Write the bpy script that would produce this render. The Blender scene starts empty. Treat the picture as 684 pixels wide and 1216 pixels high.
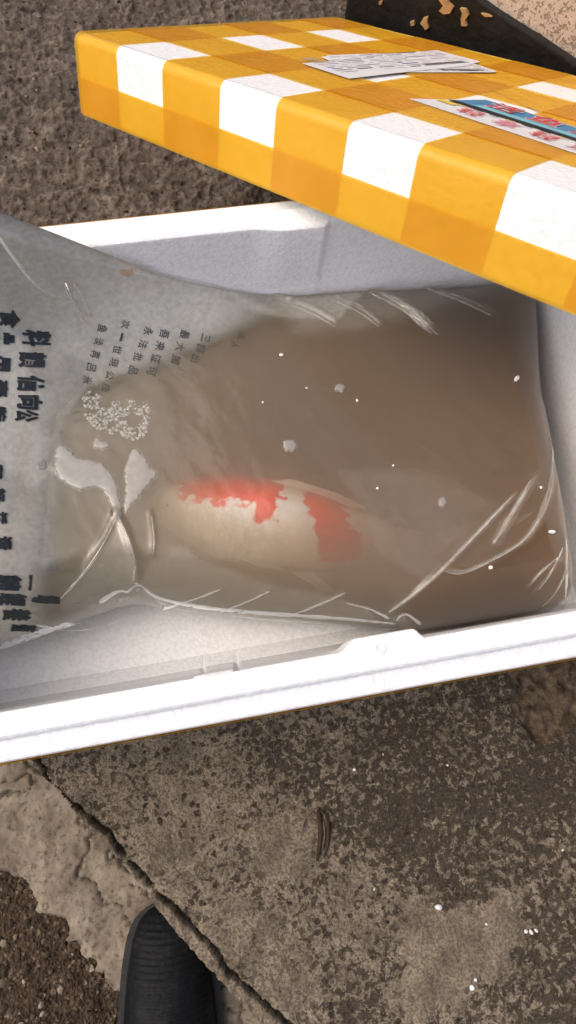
import bpy, bmesh, math, random
import numpy as np
from mathutils import Matrix, Vector

random.seed(7)
SC = bpy.context.scene
COL = SC.collection

# ------------------------------------------------------------------ camera
CAM = np.array([0.0036, -0.1696, 0.63])
CM = np.array([[0.983005, -0.15047, 0.105171],      # columns: right, down, forward
               [-0.172894, -0.951416, 0.254784],
               [0.061724, -0.268638, -0.961262]])
F, CX, CY = 810.0, 342.0, 608.0
cam_data = bpy.data.cameras.new('camera')
cam = bpy.data.objects.new('camera', cam_data)
COL.objects.link(cam)
cam.matrix_world = Matrix(((CM[0, 0], -CM[0, 1], -CM[0, 2], CAM[0]),
                           (CM[1, 0], -CM[1, 1], -CM[1, 2], CAM[1]),
                           (CM[2, 0], -CM[2, 1], -CM[2, 2], CAM[2]),
                           (0, 0, 0, 1)))
cam_data.sensor_fit = 'VERTICAL'
cam_data.sensor_height = 24.0
cam_data.lens = 24.0 * F / 1216.0
cam_data.clip_start = 0.01
cam_data.clip_end = 200.0
SC.camera = cam

# ------------------------------------------------------------------ world, sun, exposure
SUN_AZ, SUN_EL = math.radians(168), math.radians(54)       # azimuth of the sun, measured from +x
sun_dir = Vector((math.cos(SUN_AZ) * math.cos(SUN_EL), math.sin(SUN_AZ) * math.cos(SUN_EL), math.sin(SUN_EL)))
world = bpy.data.worlds.new('World')
SC.world = world
world.use_nodes = True
wn = world.node_tree
wn.nodes.clear()
sky = wn.nodes.new('ShaderNodeTexSky')
sky.sky_type = 'NISHITA'
sky.sun_disc = False
sky.sun_elevation = SUN_EL
sky.sun_rotation = math.pi / 2 - SUN_AZ
sky.air_density = 0.8
sky.dust_density = 6.0
sky.ozone_density = 0.4
bg = wn.nodes.new('ShaderNodeBackground')
bg.inputs['Strength'].default_value = 0.15
wo = wn.nodes.new('ShaderNodeOutputWorld')
wn.links.new(sky.outputs[0], bg.inputs['Color'])
wn.links.new(bg.outputs[0], wo.inputs['Surface'])
sun_data = bpy.data.lights.new('sun', 'SUN')
sun_data.energy = 0.6
sun_data.angle = math.radians(70)
sun_data.color = (1.0, 0.985, 0.96)
sun = bpy.data.objects.new('sun', sun_data)
COL.objects.link(sun)
sun.rotation_euler = sun_dir.to_track_quat('Z', 'Y').to_euler()
vs = SC.view_settings
vs.view_transform = 'Standard'
vs.look = 'None'
vs.exposure = 0.20
vs.gamma = 1.0
vs.use_curve_mapping = False
SC.render.engine = 'CYCLES'
SC.cycles.use_denoising = True
SC.cycles.volume_bounces = 3
SC.cycles.transparent_max_bounces = 12
SC.cycles.max_bounces = 8
SC.cycles.diffuse_bounces = 5
SC.cycles.glossy_bounces = 2
SC.cycles.use_adaptive_sampling = True
SC.cycles.adaptive_threshold = 0.03
SC.cycles.sample_clamp_indirect = 6.0
SC.cycles.volume_step_rate = 3.0
SC.cycles.volume_max_steps = 64

# ------------------------------------------------------------------ helpers
def hit(x, y, z):
    """point at height z on the line of sight that the photograph shows at pixel (x, y)"""
    d = CM @ np.array([(x - CX) / F, (y - CY) / F, 1.0])
    return CAM + d * ((z - CAM[2]) / d[2])


def hits(pts, z):
    return np.array([hit(x, y, z)[:2] for x, y in pts])


_rng = np.random.RandomState(3)
_lat = _rng.rand(8, 256, 256)


def vnoise(x, y, seed=0):
    L = _lat[seed % 8]
    x = np.asarray(x, float) + 37.3 * seed
    y = np.asarray(y, float) + 11.9 * seed
    xi, yi = np.floor(x).astype(int), np.floor(y).astype(int)
    fx, fy = x - xi, y - yi
    fx = fx * fx * fx * (fx * (fx * 6 - 15) + 10)
    fy = fy * fy * fy * (fy * (fy * 6 - 15) + 10)
    a = L[xi & 255, yi & 255]; b = L[(xi + 1) & 255, yi & 255]
    c = L[xi & 255, (yi + 1) & 255]; d = L[(xi + 1) & 255, (yi + 1) & 255]
    return (a * (1 - fx) + b * fx) * (1 - fy) + (c * (1 - fx) + d * fx) * fy


def fbm(x, y, octv=4, seed=0, gain=0.5):
    s = 0; a = 1; t = 0
    for i in range(octv):
        s = s + a * vnoise(x * 2 ** i, y * 2 ** i, seed + i); t += a; a *= gain
    return s / t


def sstep(a, b, x):
    t = np.clip((x - a) / (b - a), 0, 1)
    return t * t * (3 - 2 * t)


def polyline_dist(px, py, pts):
    d = np.full(np.shape(px), 1e9)
    for (x0, y0), (x1, y1) in zip(pts[:-1], pts[1:]):
        dx, dy = x1 - x0, y1 - y0
        t = np.clip(((px - x0) * dx + (py - y0) * dy) / (dx * dx + dy * dy + 1e-15), 0, 1)
        d = np.minimum(d, np.hypot(px - x0 - t * dx, py - y0 - t * dy))
    return d


def poly_inside(px, py, pts):
    ins = np.zeros(np.shape(px), bool)
    n = len(pts)
    for i in range(n):
        x0, y0 = pts[i]; x1, y1 = pts[(i + 1) % n]
        c = ((y0 > py) != (y1 > py))
        with np.errstate(divide='ignore', invalid='ignore'):
            xi = (x1 - x0) * (py - y0) / (y1 - y0) + x0
        ins ^= c & (px < xi)
    return ins


def poly_sdf(px, py, pts):
    """positive inside"""
    d = polyline_dist(px, py, list(pts) + [pts[0]])
    return np.where(poly_inside(px, py, pts), d, -d)


def link(name, me, mat, parent=None, smooth=False):
    o = bpy.data.objects.new(name, me)
    COL.objects.link(o)
    if mat is not None:
        me.materials.append(mat)
    if parent is not None:
        o.parent = parent
    if smooth:
        me.polygons.foreach_set('use_smooth', np.ones(len(me.polygons), bool))
    return o


def obj(name, verts, faces, mat, parent=None, smooth=False):
    me = bpy.data.meshes.new(name)
    me.from_pydata([tuple(map(float, v)) for v in verts], [], [tuple(map(int, f)) for f in faces])
    me.validate()
    me.update()
    return link(name, me, mat, parent, smooth)


def bm_obj(name, bm, mat, parent=None, smooth=False):
    me = bpy.data.meshes.new(name)
    bm.to_mesh(me); bm.free()
    return link(name, me, mat, parent, smooth)


def quad_mesh(name, V, Q, mat, parent=None, smooth=True, attrs=None):
    """fast quad mesh from numpy arrays"""
    me = bpy.data.meshes.new(name)
    me.vertices.add(len(V)); me.vertices.foreach_set('co', np.asarray(V, np.float32).ravel())
    n = len(Q)
    me.loops.add(n * 4); me.loops.foreach_set('vertex_index', np.asarray(Q, np.int32).ravel())
    me.polygons.add(n)
    me.polygons.foreach_set('loop_start', np.arange(0, n * 4, 4, dtype=np.int32))
    me.polygons.foreach_set('loop_total', np.full(n, 4, np.int32))
    me.update(calc_edges=True)
    me.validate()
    for k, a in (attrs or {}).items():
        at = me.attributes.new(k, 'FLOAT', 'POINT')
        at.data.foreach_set('value', np.asarray(a, np.float32).ravel())
    return link(name, me, mat, parent, smooth)


def grid_quads(nx, ny):
    i, j = np.meshgrid(np.arange(nx - 1), np.arange(ny - 1), indexing='ij')
    a = (i * ny + j).ravel()
    return np.stack([a, a + ny, a + ny + 1, a + 1], 1)


def compact(V, Q, attrs):
    used = np.unique(Q)
    m = np.full(len(V), -1); m[used] = np.arange(len(used))
    return V[used], m[Q], {k: v[used] for k, v in attrs.items()}


def empty(name, loc=(0, 0, 0), rot=None):
    o = bpy.data.objects.new(name, None)
    COL.objects.link(o)
    o.empty_display_size = 0.02
    if rot is not None:
        M = Matrix(rot).to_4x4(); M.translation = Vector(loc); o.matrix_world = M
    else:
        o.location = loc
    return o


def tag(o, label, cat, group=None):
    o['label'] = label; o['category'] = cat
    if group:
        o['group'] = group
    return o


def structure(o):
    o['kind'] = 'structure'
    return o


# ------------------------------------------------------------------ material helpers
class NT:
    def __init__(self, name):
        self.m = bpy.data.materials.new(name)
        self.m.use_nodes = True
        self.t = self.m.node_tree
        self.t.nodes.clear()
        self.out = self.n('ShaderNodeOutputMaterial')

    def n(self, typ, **kw):
        nd = self.t.nodes.new(typ)
        for k, v in kw.items():
            setattr(nd, k, v)
        return nd

    def l(self, a, b):
        self.t.links.new(a, b)

    def val(self, sock, v):
        if hasattr(v, 'bl_idname') or hasattr(v, 'is_output'):
            self.l(v, sock)
        else:
            sock.default_value = v if not isinstance(v, tuple) or len(v) != 3 or sock.type != 'RGBA' else (*v, 1)

    def coord(self, kind='Object'):
        return self.n('ShaderNodeTexCoord').outputs[kind]

    def noise(self, scale, detail=4, rough=0.55, vec=None, dist=0.0, out='Fac'):
        nd = self.n('ShaderNodeTexNoise')
        nd.inputs['Scale'].default_value = scale
        nd.inputs['Detail'].default_value = detail
        nd.inputs['Roughness'].default_value = rough
        nd.inputs['Distortion'].default_value = dist
        self.l(vec if vec is not None else self.coord(), nd.inputs['Vector'])
        return nd.outputs[out]

    def voro(self, scale, vec=None, feature='F1', out='Distance', rand=1.0):
        nd = self.n('ShaderNodeTexVoronoi', feature=feature)
        nd.inputs['Scale'].default_value = scale
        nd.inputs['Randomness'].default_value = rand
        self.l(vec if vec is not None else self.coord(), nd.inputs['Vector'])
        return nd.outputs[out]

    def ramp(self, fac, stops, interp='LINEAR'):
        nd = self.n('ShaderNodeValToRGB')
        r = nd.color_ramp
        r.interpolation = interp
        while len(r.elements) < len(stops):
            r.elements.new(0.5)
        for e, (p, c) in zip(r.elements, stops):
            e.position = p
            e.color = (c, c, c, 1) if not isinstance(c, tuple) else (*c, 1)
        self.l(fac, nd.inputs[0])
        return nd.outputs[0]

    def mix(self, fac, a, b, blend='MIX'):
        nd = self.n('ShaderNodeMix', data_type='RGBA', blend_type=blend)
        self.val(nd.inputs[0], fac)
        self.val(nd.inputs[6], a)
        self.val(nd.inputs[7], b)
        return nd.outputs[2]

    def math(self, op, a, b=0.0, c=0.0):
        nd = self.n('ShaderNodeMath', operation=op)
        self.val(nd.inputs[0], a); self.val(nd.inputs[1], b); self.val(nd.inputs[2], c)
        return nd.outputs[0]

    def attr(self, name):
        return self.n('ShaderNodeAttribute', attribute_name=name).outputs['Fac']

    def bump(self, height, dist=0.001, strength=1.0, normal=None):
        nd = self.n('ShaderNodeBump')
        nd.inputs['Distance'].default_value = dist
        nd.inputs['Strength'].default_value = strength
        self.l(height, nd.inputs['Height'])
        if normal is not None:
            self.l(normal, nd.inputs['Normal'])
        return nd.outputs[0]

    def bsdf(self, color=(0.5, 0.5, 0.5), rough=0.6, spec=0.5, normal=None, **kw):
        nd = self.n('ShaderNodeBsdfPrincipled')
        self.val(nd.inputs['Base Color'], color)
        self.val(nd.inputs['Roughness'], rough)
        nd.inputs['Specular IOR Level'].default_value = spec
        for k, v in kw.items():
            self.val(nd.inputs[k.replace('_', ' ')], v)
        if normal is not None:
            self.l(normal, nd.inputs['Normal'])
        return nd.outputs[0]

    def surf(self, s):
        self.l(s, self.out.inputs['Surface'])
        return self.m


def srgb(r, g, b):
    def f(c):
        c /= 255.0
        return c / 12.92 if c <= 0.04045 else ((c + 0.055) / 1.055) ** 2.4
    return (f(r), f(g), f(b))


def mat_plain(name, col, rough=0.6, spec=0.4, nscale=60, var=0.12, bump=0.0):
    m = NT(name)
    n = m.noise(nscale, 5)
    c = m.mix(m.ramp(n, [(0.3, 0.0), (0.7, 1.0)]), tuple(x * (1 - var) for x in col), tuple(min(1, x * (1 + var)) for x in col))
    return m.surf(m.bsdf(c, rough, spec, normal=m.bump(n, bump) if bump else None))


def mat_foam(name, tint=(0.92, 0.922, 0.92), bead=300, depth=0.0003):
    m = NT(name)
    co = m.coord()
    v = co
    d = m.voro(bead, vec=v)
    fine = m.noise(700, 2, vec=co)
    big = m.noise(35, 2, vec=co)
    c = m.mix(m.ramp(d, [(0.45, 0.0), (0.8, 1.0)]), tint, tuple(x * 0.92 for x in tint))
    h = m.math('ADD', m.math('MULTIPLY', d, -1.0), m.math('MULTIPLY', fine, 0.8))
    dirt = m.ramp(m.noise(300, 1, vec=co), [(0.70, 0.0), (0.78, 1.0)])
    c = m.mix(m.math('MULTIPLY', dirt, m.ramp(big, [(0.5, 0.0), (0.7, 0.3)])), c, (0.5, 0.46, 0.4))
    hh = m.math('ADD', h, m.math('MULTIPLY', big, 2.0))
    return m.surf(m.bsdf(c, 0.55, 0.35, normal=m.bump(hh, depth), Subsurface_Weight=0.0))


def mat_tape(name):
    m = NT(name)
    co = m.coord()
    n = m.noise(22, 4, vec=co)
    wr = m.noise(140, 3, vec=co)
    nrm = m.bump(m.math('ADD', m.math('MULTIPLY', n, 2.0), m.math('MULTIPLY', wr, 0.25)), 0.0010)
    col = m.mix(m.ramp(n, [(0.35, 0.0), (0.65, 1.0)]), (0.80, 0.44, 0.032), (0.87, 0.49, 0.048))
    p = m.bsdf(col, 0.27, 0.55, normal=nrm)
    tr = m.n('ShaderNodeBsdfTransparent')
    tr.inputs['Color'].default_value = (0.98, 0.75, 0.17, 1)
    mx = m.n('ShaderNodeMixShader')
    mx.inputs[0].default_value = 0.50
    m.l(tr.outputs[0], mx.inputs[1]); m.l(p, mx.inputs[2])
    return m.surf(mx.outputs[0])


M_FOAM = mat_foam('white_foam')
M_FOAM_IN = M_FOAM
M_TAPE = mat_tape('yellow_tape')

# ------------------------------------------------------------------ GROUND: slab, footing, gravel
CRACK_PX = [(-60, 780), (0, 850), (45, 905), (58, 925), (70, 942), (100, 967), (128, 987), (146, 1016), (176, 1046), (190, 1062),
            (214, 1086), (240, 1112), (256, 1128), (270, 1150), (300, 1178), (326, 1202), (350, 1226), (430, 1310), (560, 1440), (900, 1800)]
EDGE_PX = [(-120, 800), (-40, 850), (30, 900), (62, 932), (92, 968), (126, 1003), (150, 1030), (168, 1053), (188, 1081), (225, 1125), (262, 1166),
           (310, 1217), (390, 1306), (520, 1445), (860, 1810)]
CRACK = hits(CRACK_PX, 0.0)
EDGE = hits(EDGE_PX, 0.0)
FAR = np.array([[8, -9], [9, 9], [-9, 9]])
SLAB_POLY = np.vstack([EDGE, FAR, [[-9, EDGE[0][1] + 6.0]]])
FOOT_PX = [(-120, 980), (-60, 1020), (0, 1042), (18, 1050), (36, 1062), (40, 1086), (58, 1098), (72, 1100), (80, 1124), (104, 1148), (118, 1166),
           (140, 1178), (165, 1190), (190, 1230), (200, 1290), (215, 1400)]
FOOT = hits(FOOT_PX, -0.05)
FOOT_POLY = np.vstack([FOOT, hits([(520, 1480), (560, 1440), (320, 1180), (0, 850), (-160, 800)], -0.05)])


def axis(lo, hi, step, far):
    fine = np.arange(lo, hi, step)
    out = [hi]
    d = step
    while out[-1] < far:
        d *= 1.35; out.append(out[-1] + d)
    out2 = [lo - step]
    d = step
    while out2[-1] > -far:
        d *= 1.35; out2.append(out2[-1] - d)
    return np.concatenate([out2[::-1], fine, out])


GX = axis(-0.30, 0.58, 0.0017, 40)
GY = axis(-0.50, 0.70, 0.0017, 40)
gx, gy = np.meshgrid(GX, GY, indexing='ij')
gx = gx.ravel(); gy = gy.ravel()
near = np.exp(-(np.maximum(np.hypot(gx, gy) - 0.9, 0) / 0.3) ** 2)
jag = (fbm(gx * 55, gy * 55, 4, 1) - 0.5) * 0.014
jag2 = (fbm(gx * 160, gy * 160, 3, 2) - 0.5) * 0.006
sd_slab = poly_sdf(gx, gy, SLAB_POLY) + jag2 * 0.5
sd_foot = poly_sdf(gx, gy, FOOT_POLY) + jag * 1.2 + jag2
d_crack = polyline_dist(gx + jag2, gy + jag2[::-1] * 0 + jag * 0.25, CRACK)
behind = sstep(0.16, 0.26, gy + 0.15 * (gx < -0.3))       # rough earthy concrete behind the box
# slab heights
fine1 = fbm(gx * 190, gy * 190, 3, 3)
mid1 = fbm(gx * 60, gy * 60, 4, 4)
pits = sstep(0.56, 0.66, fbm(gx * 120, gy * 120, 3, 5))
z_slab = (mid1 - 0.5) * 0.004 + (fine1 - 0.5) * 0.0016 - pits * 0.0014
ridg = 1 - np.abs(fbm(gx * 75, gy * 75, 4, 6) * 2 - 1)
ridg2 = 1 - np.abs(fbm(gx * 150 + 7, gy * 150, 3, 0) * 2 - 1)
z_rough = (ridg ** 3 - 0.5) * 0.0035 + (ridg2 ** 2 - 0.5) * 0.0012 + (sstep(0.45, 0.62, fbm(gx * 48, gy * 48, 4, 2)) - 0.5) * 0.0022 + (fbm(gx * 22, gy * 22, 3, 7) - 0.5) * 0.006
z_slab = z_slab * (1 - behind) + z_rough * behind
# the strip between crack and edge is a little lower and rough
strip = (poly_sdf(gx, gy, np.vstack([CRACK, FAR, [[-9, 6]]])) < 0)
z_slab = np.where(strip & (behind < .1), z_slab - 0.001 + (fine1 - 0.5) * 0.003, z_slab)
crk = sstep(0.0021, 0.0007, d_crack + (vnoise(gx * 130, gy * 130, 2) - 0.5) * 0.0026)
z_slab -= crk * 0.009
# broken-out hollow beside the box
HOLE = hits([(600, 800), (606, 842), (622, 872), (636, 888), (652, 884), (668, 872), (684, 862), (720, 850), (725, 780), (640, 770)], 0.0)
sd_hole = poly_sdf(gx, gy, HOLE) + jag * 0.7
holem = sstep(0.0, 0.006, sd_hole)
z_slab += holem * (-0.009 + (ridg - 0.4) * 0.012)
# old mortar lumps in the middle of the slab
PATCH = hits([(478, 1075), (520, 1070), (548, 1074), (575, 1066), (600, 1050), (620, 1060), (622, 1110), (600, 1150), (560, 1180), (500, 1216), (470, 1190), (480, 1130)], 0.0)
clean = sstep(-0.006, 0.010, poly_sdf(gx, gy, PATCH) + jag * 2)
PATCH2 = hits([(300, 985), (345, 960), (378, 955), (372, 1010), (345, 1040), (300, 1050)], 0.0)
PATCH3 = hits([(225, 1090), (290, 1060), (350, 1110), (380, 1180), (360, 1240), (330, 1216)], 0.0)
PATCH4 = hits([(60, 910), (120, 960), (160, 1005), (210, 1065), (240, 1030), (170, 960), (90, 905)], 0.0)
for P, w in ((PATCH2, .75), (PATCH3, .6), (PATCH4, .45)):
    clean = np.maximum(clean, w * sstep(-0.012, 0.012, poly_sdf(gx, gy, P) + jag * 2.5))
clean = np.where(strip & (behind < .1), np.maximum(clean, 0.95), clean)
z_slab += sstep(0.3, 0.9, clean) * 0.0012
Z = z_slab * near
STEP = 0.0017


def snap_edge(sdv, zin, zout):
    """pull the first row of vertices outside a region onto its edge so that the edge runs smoothly"""
    g = sdv.reshape(len(GX), len(GY))
    dx = np.gradient(g, GX, axis=0).ravel(); dy = np.gradient(g, GY, axis=1).ravel()
    l2 = np.maximum(dx * dx + dy * dy, 0.2)
    nearb = (sdv < 0) & (sdv > -STEP * 1.45)
    x = np.where(nearb, gx - sdv * dx / l2, gx); y = np.where(nearb, gy - sdv * dy / l2, gy)
    out = (sdv < 0) & ~nearb
    return np.stack([x, y, np.where(out, zout, zin)], 1), out


Q = grid_quads(len(GX), len(GY))
V, drop = snap_edge(sd_slab, Z, -0.12)
keep = (~drop)[Q].sum(1) >= 1
isrough = (behind[Q].mean(1) > 0.5)
Vs, Qs, At = compact(V, Q[keep & ~isrough], dict(clean=clean, hole=holem, soil=crk, dirt=0.18 * sstep(-0.02, 0.16, gx + 0.35 * (gy + 0.30)) * (1 - 0.8 * clean)))

# slab material
m = NT('weathered_concrete')
co = m.coord()
clean_a, hole_a = m.attr('clean'), m.attr('hole')
n_big = m.noise(9, 2, vec=co)
n_blot = m.noise(150, 4, 0.66, vec=co, dist=0.4)
n_blot2 = m.noise(430, 3, 0.65, vec=co)
n_mid = m.noise(42, 3, vec=co)
wv = m.mix(0.010, co, m.noise(150, 2, vec=co, out='Color'), 'ADD')
spots = m.voro(112, vec=wv)
spots2 = m.voro(190, vec=wv)
light = m.mix(m.ramp(n_mid, [(0.3, 0.0), (0.7, 1.0)]), srgb(108, 98, 83), srgb(154, 141, 121))
light = m.mix(m.ramp(n_blot2, [(0.42, 0.0), (0.60, 0.7)]), light, srgb(78, 67, 56))
dark = m.mix(m.ramp(n_blot2, [(0.38, 0.0), (0.62, 1.0)]), srgb(25, 20, 16), srgb(78, 67, 55))
side = m.math('ADD', n_big, m.attr('dirt'))
thr = m.math('ADD', n_blot, m.math('MULTIPLY', m.math('SUBTRACT', side, 0.62), 0.42))
thr = m.math('SUBTRACT', thr, m.math('MULTIPLY', clean_a, 0.16))
mask = m.ramp(thr, [(0.475, 0.0), (0.52, 0.88)])
keepc = m.math('SUBTRACT', 1.0, m.math('MULTIPLY', clean_a, 0.75))
sp = m.math('MULTIPLY', m.ramp(spots, [(0.27, 1.0), (0.34, 0.0)]), m.ramp(n_mid, [(0.40, 0.0), (0.46, 0.95)]))
sp2 = m.math('MULTIPLY', m.ramp(spots2, [(0.25, 0.9), (0.33, 0.0)]), m.ramp(n_big, [(0.35, 0.3), (0.5, 1.0)]))
mask = m.math('MAXIMUM', mask, m.math('MULTIPLY', m.math('MAXIMUM', sp, sp2), keepc))
col = m.mix(mask, light, dark)
lichen = m.ramp(m.noise(430, 1, vec=co), [(0.72, 0.0), (0.78, 0.5)])
col = m.mix(lichen, col, srgb(158, 146, 126))
holec = m.mix(m.ramp(m.noise(85, 3, vec=co), [(0.3, 0.0), (0.7, 1.0)]), srgb(44, 34, 27), srgb(128, 110, 88))
col = m.mix(m.math('MULTIPLY', hole_a, 0.8), col, holec)
col = m.mix(m.math('MULTIPLY', m.attr('soil'), 0.85), col, srgb(26, 20, 16))
nrm = m.bump(n_blot2, 0.0018)
M_SLAB = m.surf(m.bsdf(col, 0.85, 0.25, normal=nrm))
structure(quad_mesh('concrete_slab', Vs, Qs, M_SLAB, attrs=At))

Vs, Qs, At = compact(V, Q[keep & isrough], dict(ridge=np.clip(ridg ** 3 * 0.7 + ridg2 ** 3 * 0.5, 0, 1)))
m = NT('rough_earthy_concrete')
co = m.coord()
rn = m.noise(120, 4, 0.65, vec=co)
col = m.mix(m.ramp(rn, [(0.33, 0.0), (0.68, 1.0)]), srgb(64, 55, 47), srgb(116, 104, 92))
rm = m.math('MULTIPLY', m.ramp(m.attr('ridge'), [(0.60, 0.0), (0.9, 0.5)]), m.ramp(m.noise(45, 2, vec=co), [(0.4, 0.1), (0.6, 1.0)]))
col = m.mix(rm, col, srgb(158, 144, 128))
col = m.mix(m.ramp(m.noise(14, 3, vec=co), [(0.35, 0.35), (0.65, 0.0)]), col, srgb(48, 39, 33))
M_ROUGH = m.surf(m.bsdf(col, 0.85, 0.25, normal=m.bump(m.noise(260, 3, 0.6, vec=co), 0.0022)))
structure(quad_mesh('rough_concrete_ground', Vs, Qs, M_ROUGH, attrs=At))

# pale broken footing left of the crack
infoot = (sd_foot > 0)
hx = np.abs(fbm(gx * 26, gy * 26, 4, 2) * 2 - 1)
hair = sstep(0.05, 0.0, hx)
zf = -0.054 + (fbm(gx * 30, gy * 30, 4, 1) - 0.5) * 0.006 + (fine1 - 0.5) * 0.002 - hair * 0.004
zf = zf - sstep(0.008, 0.0, sd_foot) * 0.004
reg = (gx > -1.2) & (gx < 0.9) & (gy > -1.2) & (gy < 0.25)
Vf, outf = snap_edge(sd_foot, zf, -0.11)
keep = (~outf)[Q].any(1) & reg[Q].all(1)
Vs, Qs, At = compact(Vf, Q[keep], dict(hair=hair))
m = NT('pale_broken_concrete')
co = m.coord()
n1 = m.noise(38, 6, 0.6, vec=co)
n2 = m.noise(200, 5, 0.6, vec=co, dist=0.4)
c = m.mix(m.ramp(n1, [(0.32, 0.0), (0.66, 1.0)]), srgb(108, 96, 82), srgb(154, 142, 124))
c = m.mix(m.ramp(n2, [(0.52, 0.0), (0.68, 0.75)]), c, srgb(72, 60, 48))
c = m.mix(m.math('MULTIPLY', m.attr('hair'), 0.65), c, srgb(52, 42, 34))
M_FOOT = m.surf(m.bsdf(c, 0.85, 0.25, normal=m.bump(m.math('ADD', n1, n2), 0.0013)))
structure(quad_mesh('broken_concrete_footing', Vs, Qs, M_FOOT, attrs=At))

# dirt underneath everything, out to the horizon
m = NT('gravelly_dirt')
co = m.coord()
n1 = m.noise(90, 6, 0.65, vec=co); n2 = m.voro(330, vec=co, out='Color')
c = m.mix(m.ramp(n1, [(0.35, 0.0), (0.7, 1.0)]), srgb(44, 34, 26), srgb(92, 76, 60))
c = m.mix(m.ramp(n2, [(0.78, 0.0), (0.9, 0.8)]), c, srgb(128, 112, 92))
M_DIRT = m.surf(m.bsdf(c, 0.9, 0.2, normal=m.bump(m.math('ADD', n1, m.voro(330, vec=co)), 0.003)))
zg = (-0.066 + (fbm(gx * 45, gy * 45, 4, 6) - 0.5) * 0.010 + (fine1 - 0.5) * 0.004) 
zg = np.where(sd_slab > 0.03, -0.13, zg)
zg = zg * near + (1 - near) * -0.07
kx = np.unique(np.concatenate([np.arange(0, len(GX), 3), [len(GX) - 1]])); ky = np.unique(np.concatenate([np.arange(0, len(GY), 3), [len(GY) - 1]]))
sel = (kx[:, None] * len(GY) + ky[None, :]).ravel()
Vg = np.stack([gx, gy, zg], 1)[sel]
structure(quad_mesh('ground', Vg, grid_quads(len(kx), len(ky)), M_DIRT))

# gravel stones on the dirt
def pebble(r, seed):
    rs = random.Random(seed)
    bm = bmesh.new()
    bmesh.ops.create_icosphere(bm, subdivisions=1, radius=r)
    for v in bm.verts:
        v.co *= rs.uniform(0.7, 1.25)
        v.co.z *= 0.7
    vs_ = [tuple(v.co) for v in bm.verts]
    fs_ = [[v.index for v in f.verts] for f in bm.faces]
    bm.free()
    return np.array(vs_), np.array(fs_)


def scatter(n, region_fn, zfn, rmin, rmax, seed):
    rs = random.Random(seed)
    VV, FF, k = [], [], 0
    protos = [pebble(1.0, 100 + i) for i in range(12)]
    tries = 0
    made = 0
    while made < n and tries < n * 60:
        tries += 1
        x, y = region_fn(rs)
        if x is None:
            continue
        r = rmin + (rmax - rmin) * rs.random() ** 3
        pv, pf = protos[rs.randrange(12)]
        a = rs.uniform(0, 6.28)
        Rm = np.array([[math.cos(a), -math.sin(a), 0], [math.sin(a), math.cos(a), 0], [0, 0, 1]])
        VV.append((pv * [r * rs.uniform(.8, 1.4), r, r]) @ Rm.T + [x, y, zfn(x, y) + r * 0.25])
        FF.append(pf + k); k += len(pv); made += 1
    return np.vstack(VV), np.vstack(FF)


def near_idx(x, y):
    i = int(np.clip(np.searchsorted(GX, x), 1, len(GX) - 1)); j = int(np.clip(np.searchsorted(GY, y), 1, len(GY) - 1))
    return i * len(GY) + j


def gravel_spot(rs):
    x, y = rs.uniform(-0.30, -0.08), rs.uniform(-0.52, -0.24)
    k = near_idx(x, y)
    return (x, y) if sd_foot[k] < -0.002 and sd_slab[k] < -0.01 else (None, None)


gv, gf = scatter(1700, gravel_spot, lambda x, y: zg[near_idx(x, y)] - 0.0006, 0.0005, 0.0036, 5)
m = NT('gravel_stone')
isl = m.n('ShaderNodeNewGeometry').outputs['Random Per Island']
c = m.ramp(isl, [(0.0, srgb(46, 37, 30)), (0.5, srgb(74, 62, 50)), (0.85, srgb(100, 87, 72)), (1.0, srgb(160, 146, 128))])
M_GRAV = m.surf(m.bsdf(c, 0.85, 0.25, normal=m.bump(m.noise(500, 3), 0.0006)))
g = obj('gravel', gv, gf, M_GRAV)
g['kind'] = 'stuff'

# loose grit behind the box
def grit_spot(rs):
    x, y = rs.uniform(-0.33, 0.25), rs.uniform(0.19, 0.70)
    return x, y


bv, bf = scatter(1500, grit_spot, lambda x, y: Z[near_idx(x, y)], 0.0006, 0.0026, 9)
M_GRIT = M_GRAV
g = obj('grit', bv, bf, M_GRIT)
g['kind'] = 'stuff'

# ------------------------------------------------------------------ WALL behind the lid
WA = math.radians(-50.0)
wd = np.array([math.cos(WA), math.sin(WA), 0]); wnrm = np.array([-math.sin(WA), math.cos(WA), 0])
WC = np.array([0.2068, 0.5049, 0.0]) + wnrm * 0.045
d_ = CM @ np.array([(413 - CX) / F, (12 - CY) / F, 1.0])
t_ = (wnrm @ (WC - CAM)) / (wnrm @ d_)
wl_corner = CAM + d_ * t_
s0 = (wl_corner - WC) @ wd
BAND = 0.148


def on_wall(x, y, off=0.0):
    """(distance along the wall, height) of a spot on the wall face"""
    d = CM @ np.array([(x - CX) / F, (y - CY) / F, 1.0])
    t = (wnrm @ (WC - wnrm * off - CAM)) / (wnrm @ d)
    P = CAM + d * t
    return (P - WC) @ wd, P[2]


wall_root = empty('stucco_wall', WC + wd * s0)
wall_root.rotation_euler = (0, 0, WA)
tag(wall_root, 'beige stucco wall with a chipped black painted base, behind the taped lid', 'wall')
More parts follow.
